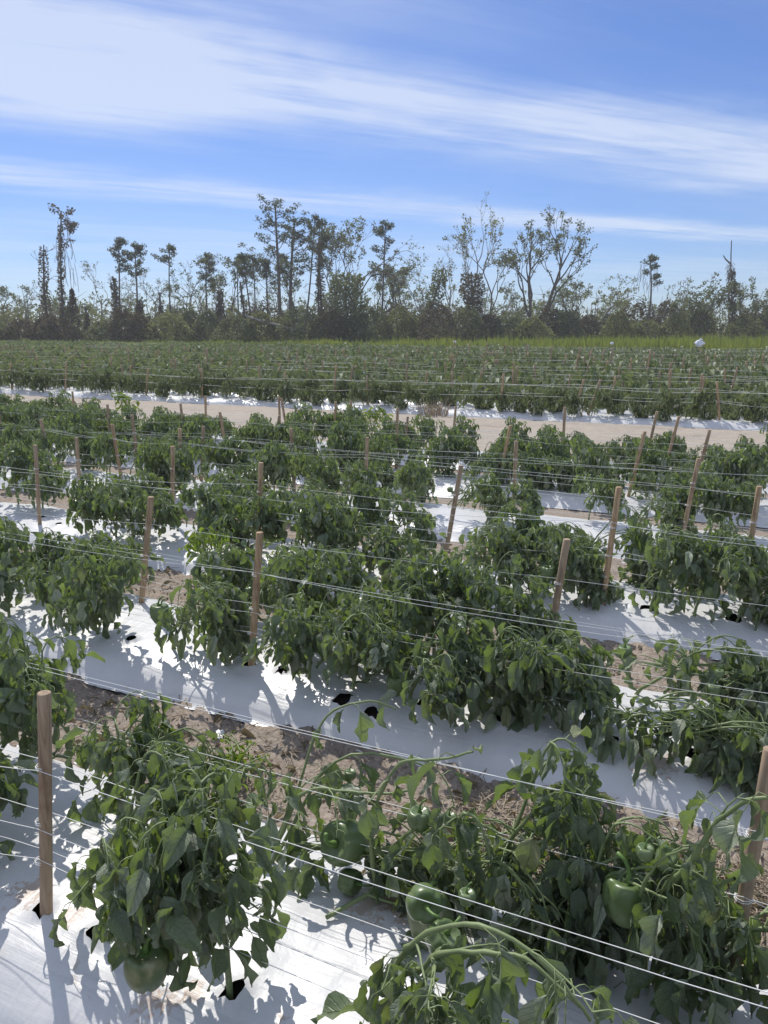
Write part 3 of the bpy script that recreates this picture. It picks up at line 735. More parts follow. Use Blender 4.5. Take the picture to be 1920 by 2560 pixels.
# ------------------------------------------------------------------ stakes
STK_POS = {0: [(1.54, -.10, .66)], 1: [(-.105, -.03, .66), (3.1, -.1, .55)], 2: [(1.91, -.09, .65), (4.17, -.1, .63), (-.55, 0, .65)], 3: [(.67, -.08, .65), (2.95, -.15, .63)],
           4: [(2.87, -.07, .65), (.58, -.05, .68), (4.89, -.05, .64), (6.9, 0, .63)], 5: [(4.9, -.03, .64), (3.95, -.06, .63), (1.69, -.12, .65), (-.13, -.03, .66), (6.6, 0, .63)],
           6: [(6.35, .10, .6), (5.42, .08, .6), (4.72, -.04, .6), (2.78, -.03, .63), (.28, -.08, .63), (7.51, -.02, .58)], 7: [(5.6, .05, .64), (4.83, -.08, .57), (3.73, .02, .6), (1.61, .0, .61), (7.6, 0, .6)],
           8: [(5.23, .10, .58), (2.07, -.12, .6), (.84, -.12, .61), (8.91, -.02, .5), (7.0, 0, .6)], 9: [(7.79, -.0, .55), (4.94, -.12, .52), (3.34, -.02, .66), (6.2, .04, .6), (.3, -.1, .6)],
           10: [(6.7, -.03, .6), (9.13, -.0, .58), (4.68, -.04, .6), (1.74, .0, .65), (.66, -.12, .6)], 11: [(5.76, -.0, .58), (5.62, .1, .57), (4.68, -.03, .57), (3.23, -.05, .56), (3.88, -.05, .4), (.9, -.1, .6)]}
def stake_mesh(seed, Lz, dx, r=.0158):
    rg = random.Random(seed); mb = MB(); n = 9; k = 12
    pts = [Vector((dx.x * i / (n - 1), dx.y * i / (n - 1), -.12 + (Lz + .12) * i / (n - 1))) + Vector((rg.uniform(-1, 1), rg.uniform(-1, 1), 0)) * .0009 for i in range(n)]
    pts.append(pts[-1] + Vector((0, 0, .002))); mb.tube(pts, [r * rg.uniform(.97, 1.03)] * n + [r * .86], k)
    me = mb.mesh('stake', M['wood'], True)
    me.polygons[len(me.polygons) - 1].use_smooth = False; me.polygons[len(me.polygons) - 2].use_smooth = False
    return me
def stake_dx(lean): return (Uv * lean)
stakes_in_row = {}
sidx = 0
slist = []
for r, l in STK_POS.items():
    for (u, ln, H) in l: slist.append((u, r, ln, H))
rs = random.Random(21)
nst = 0
for r in range(12, 12 + 2 * NFAR):
    n = row_n(r); a, b = span(n, 0); u = b - rs.uniform(0, 2)
    stp = 2.1 if r < 20 else 3.4
    while u > a:
        if nst < 235: slist.append((u, r, rs.gauss(-.03, .07), rs.uniform(.58, .76))); nst += 1
        u -= stp * rs.uniform(.75, 1.3)
for kx in range(9):                                     # a cluster of stakes that stands out at the right of the far field
    slist.append((2.4 + kx * 1.25, 24 + kx * 2, -.09, .92))
proto_far = [stake_mesh(700 + i, 1.0, Vector((0, 0, 0)), .018) for i in range(3)]
byrow = {}
for s in slist: byrow.setdefault(s[1], []).append(s)
for r, l in byrow.items():
    l.sort(key=lambda t: -t[0]); k = 0; ko = 0
    for (u, _, ln, H) in l:
        x, y = onscreen(P3(u, row_n(r), .4)); inf = 0 < x < 1920
        if inf: k += 1
        else: ko += 1
        lt = 'leaning right' if ln < -.07 else ('leaning left' if ln > .07 else 'nearly upright')
        lab = ('wooden stake %s, %s from left, %s' % (lt, ordw(k), row_phrase(r))) if inf else 'wooden stake, %s outside the frame, %s' % (ordw(ko), row_phrase(r))
        if r == 0: lab = 'nearest wooden stake, tall and reddish brown, wrapped with twine at the left'
        if r == 1 and u < 0: lab = 'wooden stake leaning among leaves at the right edge of the nearest bed'
        if r < 12:
            loc = P3(u, row_n(r), BED - .01); o = link('wooden_stake', stake_mesh(int(u * 100) + r, H, stake_dx(ln)), loc=loc, label=lab, category='stake', group='wooden stakes along the beds')
            if r < 8:
                for hz in (.17, .29, .45):
                    mb = MB(); c = stake_dx(ln) * (hz / H)
                    for q in range(2):
                        mb.tube([c + Vector((math.cos(t * .7) * .0182, math.sin(t * .7) * .0182, hz + q * .006 + t * .0006)) for t in range(10)], .0014, 4, False)
                    link('twine_wrap', mb.mesh('twine_wrap', M['twine']), o)
        else:
            o = link('wooden_stake', proto_far[int(u * 7) % 3], loc=P3(u, row_n(r), BED - .01), label=lab, category='stake', group='wooden stakes along the beds')
            dv = Vector((0, 0, H)) + stake_dx(ln); o.rotation_euler = dv.to_track_quat('Z', 'Y').to_euler(); fk = 1.15 if r < 24 else 1.5; o.scale = (fk, fk, dv.length)

# ------------------------------------------------------------------ twine
ht = {0: 'low', 1: 'middle', 2: 'top'}
for r in range(0, 12 + 2 * NFAR):
    n = row_n(r); a, b = span(n, .6)
    far = r >= 12
    levels = (.17, .29, .45) if not far else ((.3, .47) if r < 20 else (.48,))
    if r >= 20 and (r * 7919) % 5 < 2: continue
    st = sorted([(s[0], s[2], s[3]) for s in byrow.get(r, [])])
    ks = [(a, 0, .6)] + st + [(b, 0, .6)]
    if not far and len(st) < 1: continue
    for li, lv in enumerate(levels):
        for side in ((-1, 1) if not far else (-1,)):
            rt = random.Random(r * 31 + li * 5 + side); pts = []
            if r >= 3 and rt.random() < .3: continue
            for i in range(len(ks) - 1):
                (u1, l1, H1), (u2, l2, H2) = ks[i], ks[i + 1]
                if u2 - u1 < .05: continue
                jz = .02 if r < 4 else .05
                z1 = lv + rt.uniform(-jz, jz) if i == 0 else zl; z2 = lv + rt.uniform(-jz, jz)
                sag = rt.uniform(.0, .035) * (1 if not far else 1.4); zl = z2
                m_ = 10 if not far else 6
                for q in range(m_ if i < len(ks) - 2 else m_ + 1):
                    t = q / m_; uu = u1 + (u2 - u1) * t + (l1 * z1 / H1 * (1 - t) + l2 * z2 / H2 * t)
                    w_ = side * (.0175 + (.012 + .02 * rt.random() * (1 if far else .2)) * math.sin(math.pi * t))
                    pts.append(P3(uu, n + w_, BED + z1 * (1 - t) + z2 * t - sag * 4 * t * (1 - t)))
            mb = MB(); mb.tube(pts, (.00092 if r < 4 else .0013) if r < 12 else (.0017 if not far else .0028 if r < 24 else .0022), 4 if not far else 3, False)
            nm = {2: ht[li], 1: ('lower', 'upper')[li] if len(levels) == 2 else 'single'}[2 if len(levels) == 3 else 1]
            lab = '%s white twine, %s side of stakes, %s' % (nm, 'near' if side < 0 else 'far', row_phrase(r)) if not far else '%s white twine between stakes, %s' % (nm, row_phrase(r))
            link('twine', mb.mesh('twine', M['twine']), label=lab, category='twine', group='white support twines along the rows')

# ------------------------------------------------------------------ furrow litter
def inf_(u, n): 
    k = (n - .97) % 1.5; return k > .93 and n > 0
mb = MB(); rl = random.Random(8)
for i in range(4600):
    if i < 2000: u, n = rl.uniform(-.5, .75), rl.choice((2.15,)) + rl.gauss(0, .13)
    elif i < 3500: u, n = rl.uniform(-1, 4), 2.15 + rl.gauss(0, .14)
    else: u, n = rl.uniform(-1, 6), 3.65 + rl.gauss(0, .15)
    z = gz(u, n) + .006; l = rl.uniform(.02, .13) * (1 if i < 1500 else .6); a = rl.uniform(0, 6.28); d = Vector((math.cos(a), math.sin(a), rl.uniform(-.05, .22)))
    p = P3(u, n, z); q = p + d * l; mid = (p + q) / 2 + Vector((rl.gauss(0, .008), rl.gauss(0, .008), rl.uniform(0, .008)))
    mb.tube([p, mid, q], rl.uniform(.0008, .0024), 3, False, var=rl.random())
link('dry_straw', mb.mesh('dry_straw', M['straw']), kind='stuff', label='dry straw and broken stems littering the furrows')
cl_ = MB()
for i in range(1500):
    n = rl.choice((2.15, 3.65)) + rl.gauss(0, .16); u = rl.uniform(-1, 5.5)
    if rl.random() < .35: u = rl.uniform(.3, 2.2)
    s = rl.uniform(.002, .011) * (1.5 if rl.random() < .07 else 1); p = P3(u, n, gz(u, n) + s * .3); b0 = len(cl_.v)
    for q in ((1, 0, 0), (-1, 0, 0), (0, 1, 0), (0, -1, 0), (0, 0, 1), (0, 0, -1)):
        cl_.v.append(p + Vector(q) * s * rl.uniform(.6, 1.3)); cl_.var.append(0)
    for f in ((0, 2, 4), (2, 1, 4), (1, 3, 4), (3, 0, 4), (2, 0, 5), (1, 2, 5), (3, 1, 5), (0, 3, 5)): cl_.f.append(tuple(b0 + x for x in f))
link('soil_clods', cl_.mesh('soil_clods', M['clod'], False), kind='stuff', label='small clods and pebbles on the sandy soil')
ms = []; vi = []
for i in range(560):
    if i < 200: u, n = rl.uniform(-.4, .8), 2.1 + rl.gauss(0, .14)
    elif i < 250: u, n = .72 + rl.gauss(0, .12), 1.78 + rl.gauss(0, .05)
    else: u, n = rl.uniform(-1, 5), rl.choice((2.15, 3.65, 5.15)) + rl.gauss(0, .12)
    z = max(gz(u, n) + .012, prof(n - 1.42) + .012)
    ms.append(np.array(leaf_matrix(P3(u, n, z), Vector((rl.gauss(0, 1), rl.gauss(0, 1), .1)), Vector((rl.gauss(0, .3), rl.gauss(0, .3), 1)), rl.uniform(.03, .09)))); vi.append(rl.randrange(len(TM)))
link('leaf_litter', merge_leaves(ms, vi, TM, 'leaf_litter', M['dryleaf']), kind='stuff', label='curled dry leaves lying in the furrows')

# snapped branch with a small pepper on the film
bz_ = filmz(0, .84, .07)
root = empty('snapped_branch', P3(.84, 1.49, bz_ + .004), 'snapped green pepper branch with one small pepper lying on the white plastic', 'broken branch')
sk = {'tubes': [], 'leaves': []}
j = lambda u, n, h: Uv * u + Nv * n + Vector((0, 0, h))
sk['tubes'] += [([j(.0, -.01, .006), j(-.04, .04, .02), j(-.075, .085, .030)], [.0062, .006, .006], 8), ([j(-.075, .085, .03), j(-.12, .085, .028), j(-.17, .10, .016)], [.005, .004, .003], 6),
                ([j(-.075, .085, .03), j(-.09, .13, .045), j(-.12, .19, .03)], [.005, .004, .003], 6)]
link('stem', tubes_mesh(sk['tubes'], M['stem']), root)
add_pepper(root, 1, j(-.035, .11, .03), (1.5, .2, 1.), 1.1)
for i in range(7):
    a = rl.uniform(-1, 1); link('leaf', npmesh('leaf', TH[(i * 3) % 14][0], TH[(i * 3) % 14][1], M['dryleaf'], TH[(i * 3) % 14][2]) if i < 5 else LEAF_ME[i], root, mtx=leaf_matrix(j(-.12 - .02 * i, .10 + .012 * i, .015 + .003 * i), WIND + Nv * a, Vector((rl.gauss(0, .4), rl.gauss(0, .4), 1)), rl.uniform(.05, .08)))

# plastic scraps in the furrows
def scrap(u, n, s, lab, seed):
    rq = random.Random(seed); V = []; F = []
    for i in range(6):
        for k in range(4):
            V.append((s * (i / 5 - .5) + rq.gauss(0, s * .03), s * .35 * (k / 3 - .5) * (1 + .4 * math.sin(i)) + rq.gauss(0, s * .03), .012 + abs(rq.gauss(0, s * .10))))
    for i in range(5):
        for k in range(3): a = i * 4 + k; F.append((a, a + 4, a + 5, a + 1))
    o = link('plastic_scrap', npmesh('plastic_scrap', V, F, M['film']), loc=P3(u, n, gz(u, n)), label=lab, category='plastic scrap', group='torn scraps of white film'); o.rotation_euler = (0, 0, rq.uniform(-1.4, .2))
scrap(1.78, 2.30, .07, 'curled white film scrap in the furrow beside the second bed', 1)
scrap(.60, 3.60, .05, 'small torn film scrap on the sand by the leaning stake', 2)
scrap(.45, 3.66, .035, 'tiny pale film scrap on the sand right of the leaning stake', 3)
scrap(1.2, 2.16, .03, 'tiny film flake in the furrow under the holed bed', 4)

# dry grass tufts
def tuft(u, n, h, cnt, lab, m, seed, name='dry_grass_tuft', cat='grass tuft', w=.003, rad=.12):
    rq = random.Random(seed); mb = MB(); z0 = 0.0
    for i in range(cnt):
        a = rq.uniform(0, 6.28); r = rad * rq.random(); b = Vector((r * math.cos(a), r * math.sin(a), z0)); o = Vector((math.cos(a), math.sin(a), 0)); l = h * rq.uniform(.5, 1.1)
        f = rq.uniform(.2, 1.0); mb.tube([b, b + o * l * .2 * f + Vector((0, 0, l * .5)), b + o * l * .6 * f + Vector((0, 0, l * (.95 - .5 * f)))], [w, w * .9, w * .25], 3, False, var=rq.random())
    link(name, mb.mesh(name, m), loc=P3(u, n, 0.01), label=lab, category=cat)
tuft(5.25, 5.12, .30, 170, 'clump of bleached dry grass in the furrow at the left', M['goldstraw'], 1, rad=.13)
tuft(4.95, 5.15, .16, 90, 'low flattened dry grass beside the bleached clump at the left', M['goldstraw'], 2, rad=.2)
tuft(5.1, 13.35, .45, 120, 'dry brown grass clump by the first bed beyond the sandy road', M['straw'], 3, w=.005, rad=.3)
tuft(.18, 1.98, .42, 9, 'few long green grass blades rising from the straw at the lower right', M['weed'], 4, 'green_grass_tuft', 'grass tuft', .006, .10)
tuft(.33, 1.9, .35, 7, 'thin green grass blades beside the dark clump and the straw', M['weed'], 5, 'green_grass_tuft', 'grass tuft', .005, .08)
def weed(u, n, z, h, lab, seed, cnt=60, ls=.05):
    sk = skeleton(seed, h, .1, .7, ls, .8, .25, 3)
    root = empty('leafy_weed', P3(u, n, z), lab, 'weed', 'light green weeds among the peppers')
    link('stem', tubes_mesh(sk['tubes'], M['stem']), root)
    lv = sk['leaves']; link('foliage', merge_leaves([np.array(a) for a, _ in lv], [b % len(TM) for _, b in lv], TM, 'foliage', M['weed']), root, kind='stuff')
weed(2.75, 3.55, .02, .42, 'feathery yellow-green weed behind the second bed, left of centre', 51)
weed(2.45, 3.66, .02, .36, 'smaller yellow-green weed right of the feathery one', 52)
weed(9.6, 10.2, .02, .55, 'bright yellow-green weed at the edge of the sandy road, left', 53, ls=.08)
weed(4.6, 9.7, .02, .55, 'bright green weed between stakes at the edge of the sandy road', 54, ls=.08)
weed(1.55, 2.05, .02, .10, 'tiny yellow-green seedling in the nearest furrow', 55, ls=.035)

# ------------------------------------------------------------------ far side: bags, meadow grass, trees
def bag(x, y, s, lab, seed):
    rq = random.Random(seed); V = []; F = []
    for i in range(9):
        for k in range(12):
            th = math.pi * i / 8; a = 2 * math.pi * k / 12; r = math.sin(th) * (1 + .75 * noise.noise(Vector((math.cos(a) * 1.6, math.sin(a) * 1.6, i * .5 + seed)))) * (.6 + .4 * math.sin(th * .9))
            V.append((s * .55 * r * math.cos(a), s * .45 * r * math.sin(a), .62 + s * (.42 - .42 * math.cos(th)) ))
    for i in range(8):
        for k in range(12): F.append((i * 12 + k, i * 12 + (k + 1) % 12, (i + 1) * 12 + (k + 1) % 12, (i + 1) * 12 + k))
    root = empty('plastic_bag', (x, y, .1), lab, 'plastic bag', 'white bags on the far field edge')
    link('bag_body', npmesh('bag_body', V, F, M['bag']), root)
    mb = MB(); mb.tube([(0, 0, -.1), (0, 0, .66)], .02, 6); link('support_stick', mb.mesh('support_stick', M['wood']), root)
    mb = MB(); mb.tube([(0, 0, .6 + s * .8), (s * .2, 0, .6 + s * .98), (s * .45, .02, .6 + s * .9)], [s * .16, s * .12, s * .04], 6); link('bag_knot', mb.mesh('bag_knot', M['bag']), root)
bag(15.2, 38.0, .40, 'largest white plastic bag tied on a stick at the far right field edge', 2)
bag(12.6, 43.5, .17, 'small white bag at the far field edge, left of the largest one', 5)
bag(4.3, 48.0, .17, 'smallest white bag on a stick near the middle of the far field edge', 7)

rm = np.random.RandomState(6)
cnt = 42000; uu = rm.uniform(-8, 62, cnt); nn = 46.9 + 34 * rm.rand(cnt) ** 1.5
x0 = -uu * math.sin(YAW) + nn * math.cos(YAW); y0 = uu * math.cos(YAW) + nn * math.sin(YAW)
clump = np.array([noise.noise(Vector((a * .35, b * .35, 0))) for a, b in zip(x0, y0)])
hh = (.40 + .45 * rm.rand(cnt)) * (1 + .9 * clump) * np.clip(1.15 - uu / 90, .6, 1.2); ww = .05 + .05 * rm.rand(cnt); an = rm.uniform(0, 3.14, cnt); tx = rm.normal(0, .12, cnt); ty = rm.normal(0, .12, cnt)
V = np.stack([np.stack([x0 - np.cos(an) * ww, y0 - np.sin(an) * ww, 0 * x0], 1), np.stack([x0 + np.cos(an) * ww, y0 + np.sin(an) * ww, 0 * x0], 1), np.stack([x0 + tx, y0 + ty, hh], 1)], 1).reshape(-1, 3)
link('meadow_grass', npmesh('meadow_grass', V, np.arange(cnt * 3).reshape(-1, 3), M['meadow_blade'], None, np.repeat(rm.rand(cnt), 3), False), kind='stuff', label='bright yellow-green grass between the crop and the trees')

def cards(pts, size, m, seed, name, stretch=1.6, drop=0.):
    """small leaf-shaped faces scattered at the given points"""
    rr = np.random.RandomState(seed); P = np.asarray(pts); k = len(P)
    d = rr.normal(size=(k, 3)); d[:, 2] -= drop; d /= np.linalg.norm(d, axis=1)[:, None]
    e = np.cross(d, rr.normal(size=(k, 3))); e /= np.linalg.norm(e, axis=1)[:, None]
    s = (size * rr.uniform(.6, 1.35, k))[:, None]
    V = np.stack([P - d * s * stretch * .5, P + e * s * .5, P + d * s * stretch * .5, P - e * s * .5], 1).reshape(-1, 3)
    return npmesh(name, V, np.arange(k * 4).reshape(-1, 4), m, None, np.repeat(rr.rand(k), 4), False)
def limb(rg, mb, p, d, Ln, r, dep, maxd, tips, grav=0., wig=.18, split=2, ang=.6, up=.0):
    pts = [p.copy()]; rs = [r]; n = 4
    for i in range(n):
        d = (d + rvec(rg) * wig + Vector((0, 0, up - grav))).normalized(); p = p + d * Ln / n; pts.append(p.copy()); rs.append(max(.012, r * (1 - .1 * (i + 1))))
    mb.tube(pts, rs, 6 if dep < 2 else 3, False)
    if dep >= maxd: tips.append((p.copy(), d.copy())); return
    if dep >= 1: tips.append((p.copy(), d.copy()))
    for c in range(split + (rg.random() < .4)):
        s = rvec(rg); s = (s - d * s.dot(d)).normalized()
        limb(rg, mb, p, (d + s * ang * rg.uniform(.6, 1.3)).normalized(), Ln * rg.uniform(.55, .85), r * .62, dep + 1, maxd, tips, grav, wig, split, ang, up)
def trunk_pts(rg, h, lean, wob, n=9):
    pts = []; w1, w2 = rg.uniform(0, 6), rg.uniform(0, 6)
    for i in range(n):
        t = i / (n - 1); pts.append(Vector((lean * t + wob * math.sin(t * 4 + w1) * t, wob * .6 * math.sin(t * 3 + w2) * t, h * t)))
    return pts
def at(pts, t):
    f = t * (len(pts) - 1); i = min(int(f), len(pts) - 2); return pts[i].lerp(pts[i + 1], f - i)
def blob(rg, c, rx, rz, k):
    out = []
    for _ in range(k):
        v = rvec(rg) * (rg.random() ** .45); out.append((c.x + v.x * rx, c.y + v.y * rx, c.z + v.z * rz))
    return out
def tree(typ, x, y, h, lean, label, seed, group='storm-battered trees beyond the field'):
    rg = random.Random(seed); mb = MB(); tips = []; leafm, ls, leaves = None, .2, []
    names = {'pine': 'pine_tree', 'big_pine': 'pine_tree', 'pine_thin': 'pine_tree', 'hanging_pine': 'pine_tree'}
    bark = 'bark'
    vine = []
    if typ in ('pine', 'big_pine', 'pine_thin', 'hanging_pine'):
        big = typ == 'big_pine'; r = .27 if big else (.17 if typ != 'pine_thin' else .14)
        tp = trunk_pts(rg, h * .96, lean, .15 if not typ == 'hanging_pine' else .5); mb.tube(tp, tap(len(tp), r, r * .35), 8, False)
        nb = 26 if big else (15 if typ == 'pine' else 9); t0 = .42 if big else (.66 if typ != 'pine_thin' else .78)
        for i in range(nb):
            t = t0 + (1 - t0) * (i / nb) ** .85; p = at(tp, t); a = rg.uniform(0, 6.28)
            l = (h * (.27 if big else .14)) * (1.05 - .62 * (t - t0) / (1 - t0)) * rg.uniform(.55, 1.25); d = Vector((math.cos(a), math.sin(a) , rg.uniform(.1, .65))).normalized()
            q = p; pts = [p]
            for k in range(4): d = (d + rvec(rg) * .22 + Vector((0, 0, .05))).normalized(); q = q + d * l / 4; pts.append(q)
            mb.tube(pts, tap(5, .05, .018), 3, False)
            for k in (2, 3, 4):
                if rg.random() < .88: leaves += blob(rg, pts[k] + Vector((0, 0, .1)), .40 + .08 * big, .27, 36)
        leaves += blob(rg, tp[-1], .42, .38, 70); leafm, ls = 'pine', .095
        for _ in range(4):
            t = rg.uniform(.3, t0); p = at(tp, t); a = rg.uniform(0, 6.28); mb.tube([p, p + Vector((math.cos(a), math.sin(a), .1)) * rg.uniform(.3, .8)], [.03, .012], 3, False)
        if typ == 'hanging_pine':
            for _ in range(26):
                p = at(tp, rg.uniform(.7, 1)) + Vector((rg.gauss(0, .7), rg.gauss(0, .4), -.1)); vine.append([p, p + Vector((rg.gauss(0, .15), 0, -rg.uniform(.6, 2.2)))])
    elif typ in ('broadleaf', 'broadleaf_big', 'broadleaf_wide', 'pale_tall', 'sprawl', 'arching'):
        r = {'broadleaf_big': .22, 'pale_tall': .15, 'arching': .14}.get(typ, .13)
        f = .45 if typ != 'broadleaf_wide' else .25
        tp = trunk_pts(rg, h * f, lean * f, .3); mb.tube(tp, tap(len(tp), r, r * .7), 8, False)
        up = .16 if typ in ('pale_tall', 'broadleaf', 'broadleaf_big') else .03
        ang = {'pale_tall': .38, 'sprawl': .9, 'broadleaf_wide': .8}.get(typ, .6)
        for k in range(3 if typ != 'broadleaf_wide' else 4):
            a = rg.uniform(0, 6.28); d = Vector((math.cos(a) * ang + lean * .1, math.sin(a) * ang, 1)).normalized()
            limb(rg, mb, at(tp, 1 - .22 * k), d, h * (.23 if typ != 'arching' else .28), r * .6, 0, 4, tips, .05 if typ != 'arching' else .16, .2, 2, ang, up)
        k = {'pale_tall': 5, 'sprawl': 7, 'arching': 5}.get(typ, 13)
        for p, d in tips:
            if rg.random() < .72: leaves += blob(rg, p, .34, .30, k)
        leafm = 'olive_leaf' if typ in ('arching', 'pale_tall', 'sprawl') else 'tree_leaf'; ls = .13
        if typ in ('pale_tall',): bark = 'pale_bark'
        if typ == 'broadleaf_big':
            for i in range(1): leaves += []
    elif typ in ('pale_bare', 'dark_bare', 'bent_bare'):
        r = .10; f = .5; tp = trunk_pts(rg, h * f, lean * f, .35); mb.tube(tp, tap(len(tp), r, r * .6), 7, False)
        for k in range(3):
            a = rg.uniform(0, 6.28); limb(rg, mb, at(tp, 1 - .25 * k), Vector((math.cos(a) * .6, math.sin(a) * .6, 1)).normalized(), h * .2, r * .6, 0, 4, tips, .03, .22, 2, .6, .08)
        for p, d in tips:
            if rg.random() < .5: leaves += blob(rg, p, .25, .2, 4 if typ != 'dark_bare' else 9)
        leafm = 'tree_leaf'; ls = .11; bark = 'bark' if typ == 'dark_bare' else 'pale_bark'
    elif typ in ('vine_snag', 'vine_snag_tall', 'draped_snag', 'cone_snag', 'vine_column', 'leaning_vine', 'vine_mass', 'spike', 'broken'):
        r = .2 if typ not in ('broken', 'spike') else .15
        tp = trunk_pts(rg, h, lean, .25); mb.tube(tp, tap(len(tp), r, r * (.35 if typ != 'broken' else .8)), 8, False)
        rad = {'vine_snag': (.75, .28), 'vine_snag_tall': (.7, .32), 'draped_snag': (.42, .22), 'cone_snag': (1.1, .1), 'vine_column': (1.4, .9), 'leaning_vine': (1.0, .8), 'vine_mass': (2.6, 1.4), 'spike': (.55, .25), 'broken': (.5, .12)}[typ]
        top = .97 if typ not in ('spike', 'draped_snag', 'broken') else (.72 if typ == 'spike' else (.8 if typ == 'broken' else .9))
        k = {'vine_mass': 5200, 'vine_column': 3000, 'leaning_vine': 2000, 'cone_snag': 1200, 'broken': 300}.get(typ, 900)
        ph = rg.uniform(0, 9)
        for _ in range(k):
            t = rg.random() ** (1.1) * top; c = at(tp, t); rr_ = (rad[0] + (rad[1] - rad[0]) * t) * (1 + .45 * noise.noise(Vector((t * h * .8, ph, 0)))) ; a = rg.uniform(0, 6.28)
            rr_ *= (1 + .3 * noise.noise(Vector((math.cos(a), math.sin(a), t * h * .9 + ph)))) * rg.random() ** .35
            leaves.append((c.x + math.cos(a) * rr_, c.y + math.sin(a) * rr_, c.z + rg.gauss(0, .1)))
        leafm = 'vine' if typ in ('vine_snag', 'vine_snag_tall', 'draped_snag', 'cone_snag', 'vine_column', 'spike', 'broken') else 'tree_leaf'; ls = .15
        if typ == 'draped_snag':
            for _ in range(9):
                a = rg.uniform(-.7, 1.9); limb(rg, mb, at(tp, rg.uniform(.74, 1)), Vector((math.cos(a), rg.gauss(0, .4), .35)).normalized(), .62, .04, 1, 3, tips, .10, .3, 2, .6)
            for p, d in tips: leaves += blob(rg, p, .30, .22, 5)
            for _ in range(42):
                p = at(tp, rg.uniform(.55, 1)) + Vector((rg.uniform(-.5, 1.3), rg.gauss(0, .3), 0)); vine.append([p, p + Vector((rg.gauss(0, .2), 0, -rg.uniform(.5, 3.2)))])
        if typ in ('vine_snag', 'vine_snag_tall', 'vine_column', 'leaning_vine', 'vine_mass', 'broken'):
            for _ in range(8):
                a = rg.uniform(0, 6.28); limb(rg, mb, at(tp, rg.uniform(.4, 1)), Vector((math.cos(a), math.sin(a), .7)).normalized(), h * .10, .035, 1, 3, tips, .0, .3, 2, .6)
        if typ == 'spike':
            mb.tube([at(tp, .78), at(tp, .8) + Vector((-.5, 0, .2)), at(tp, .85) + Vector((-.75, 0, .1))], [.08, .07, .04], 5, False)
            for _ in range(60):
                t = rg.uniform(.55, .82); p = at(tp, t); a = rg.uniform(0, 6.28); vine.append([p, p + Vector((math.cos(a), math.sin(a), 0)) * .5 + Vector((0, 0, -1.1)) * rg.random()])
    root = empty(names.get(typ, 'storm_damaged_tree'), (x, y, 0), label, 'tree', group)
    link('trunk', mb.mesh('trunk', M[bark]), root)
    if leaves: link('crown', cards(leaves, ls, M[leafm], seed, 'crown', 1.7 if 'pine' not in leafm else 2.6, .0), root, kind='stuff')
    if vine:
        vb = MB()
        for a in vine: vb.tube([a[0], (a[0] + a[1]) / 2 + rvec(rg) * .12, a[1]], .022, 3, False)
        link('hanging_vines', vb.mesh('hanging_vines', M['pale_bark']), root, kind='stuff')
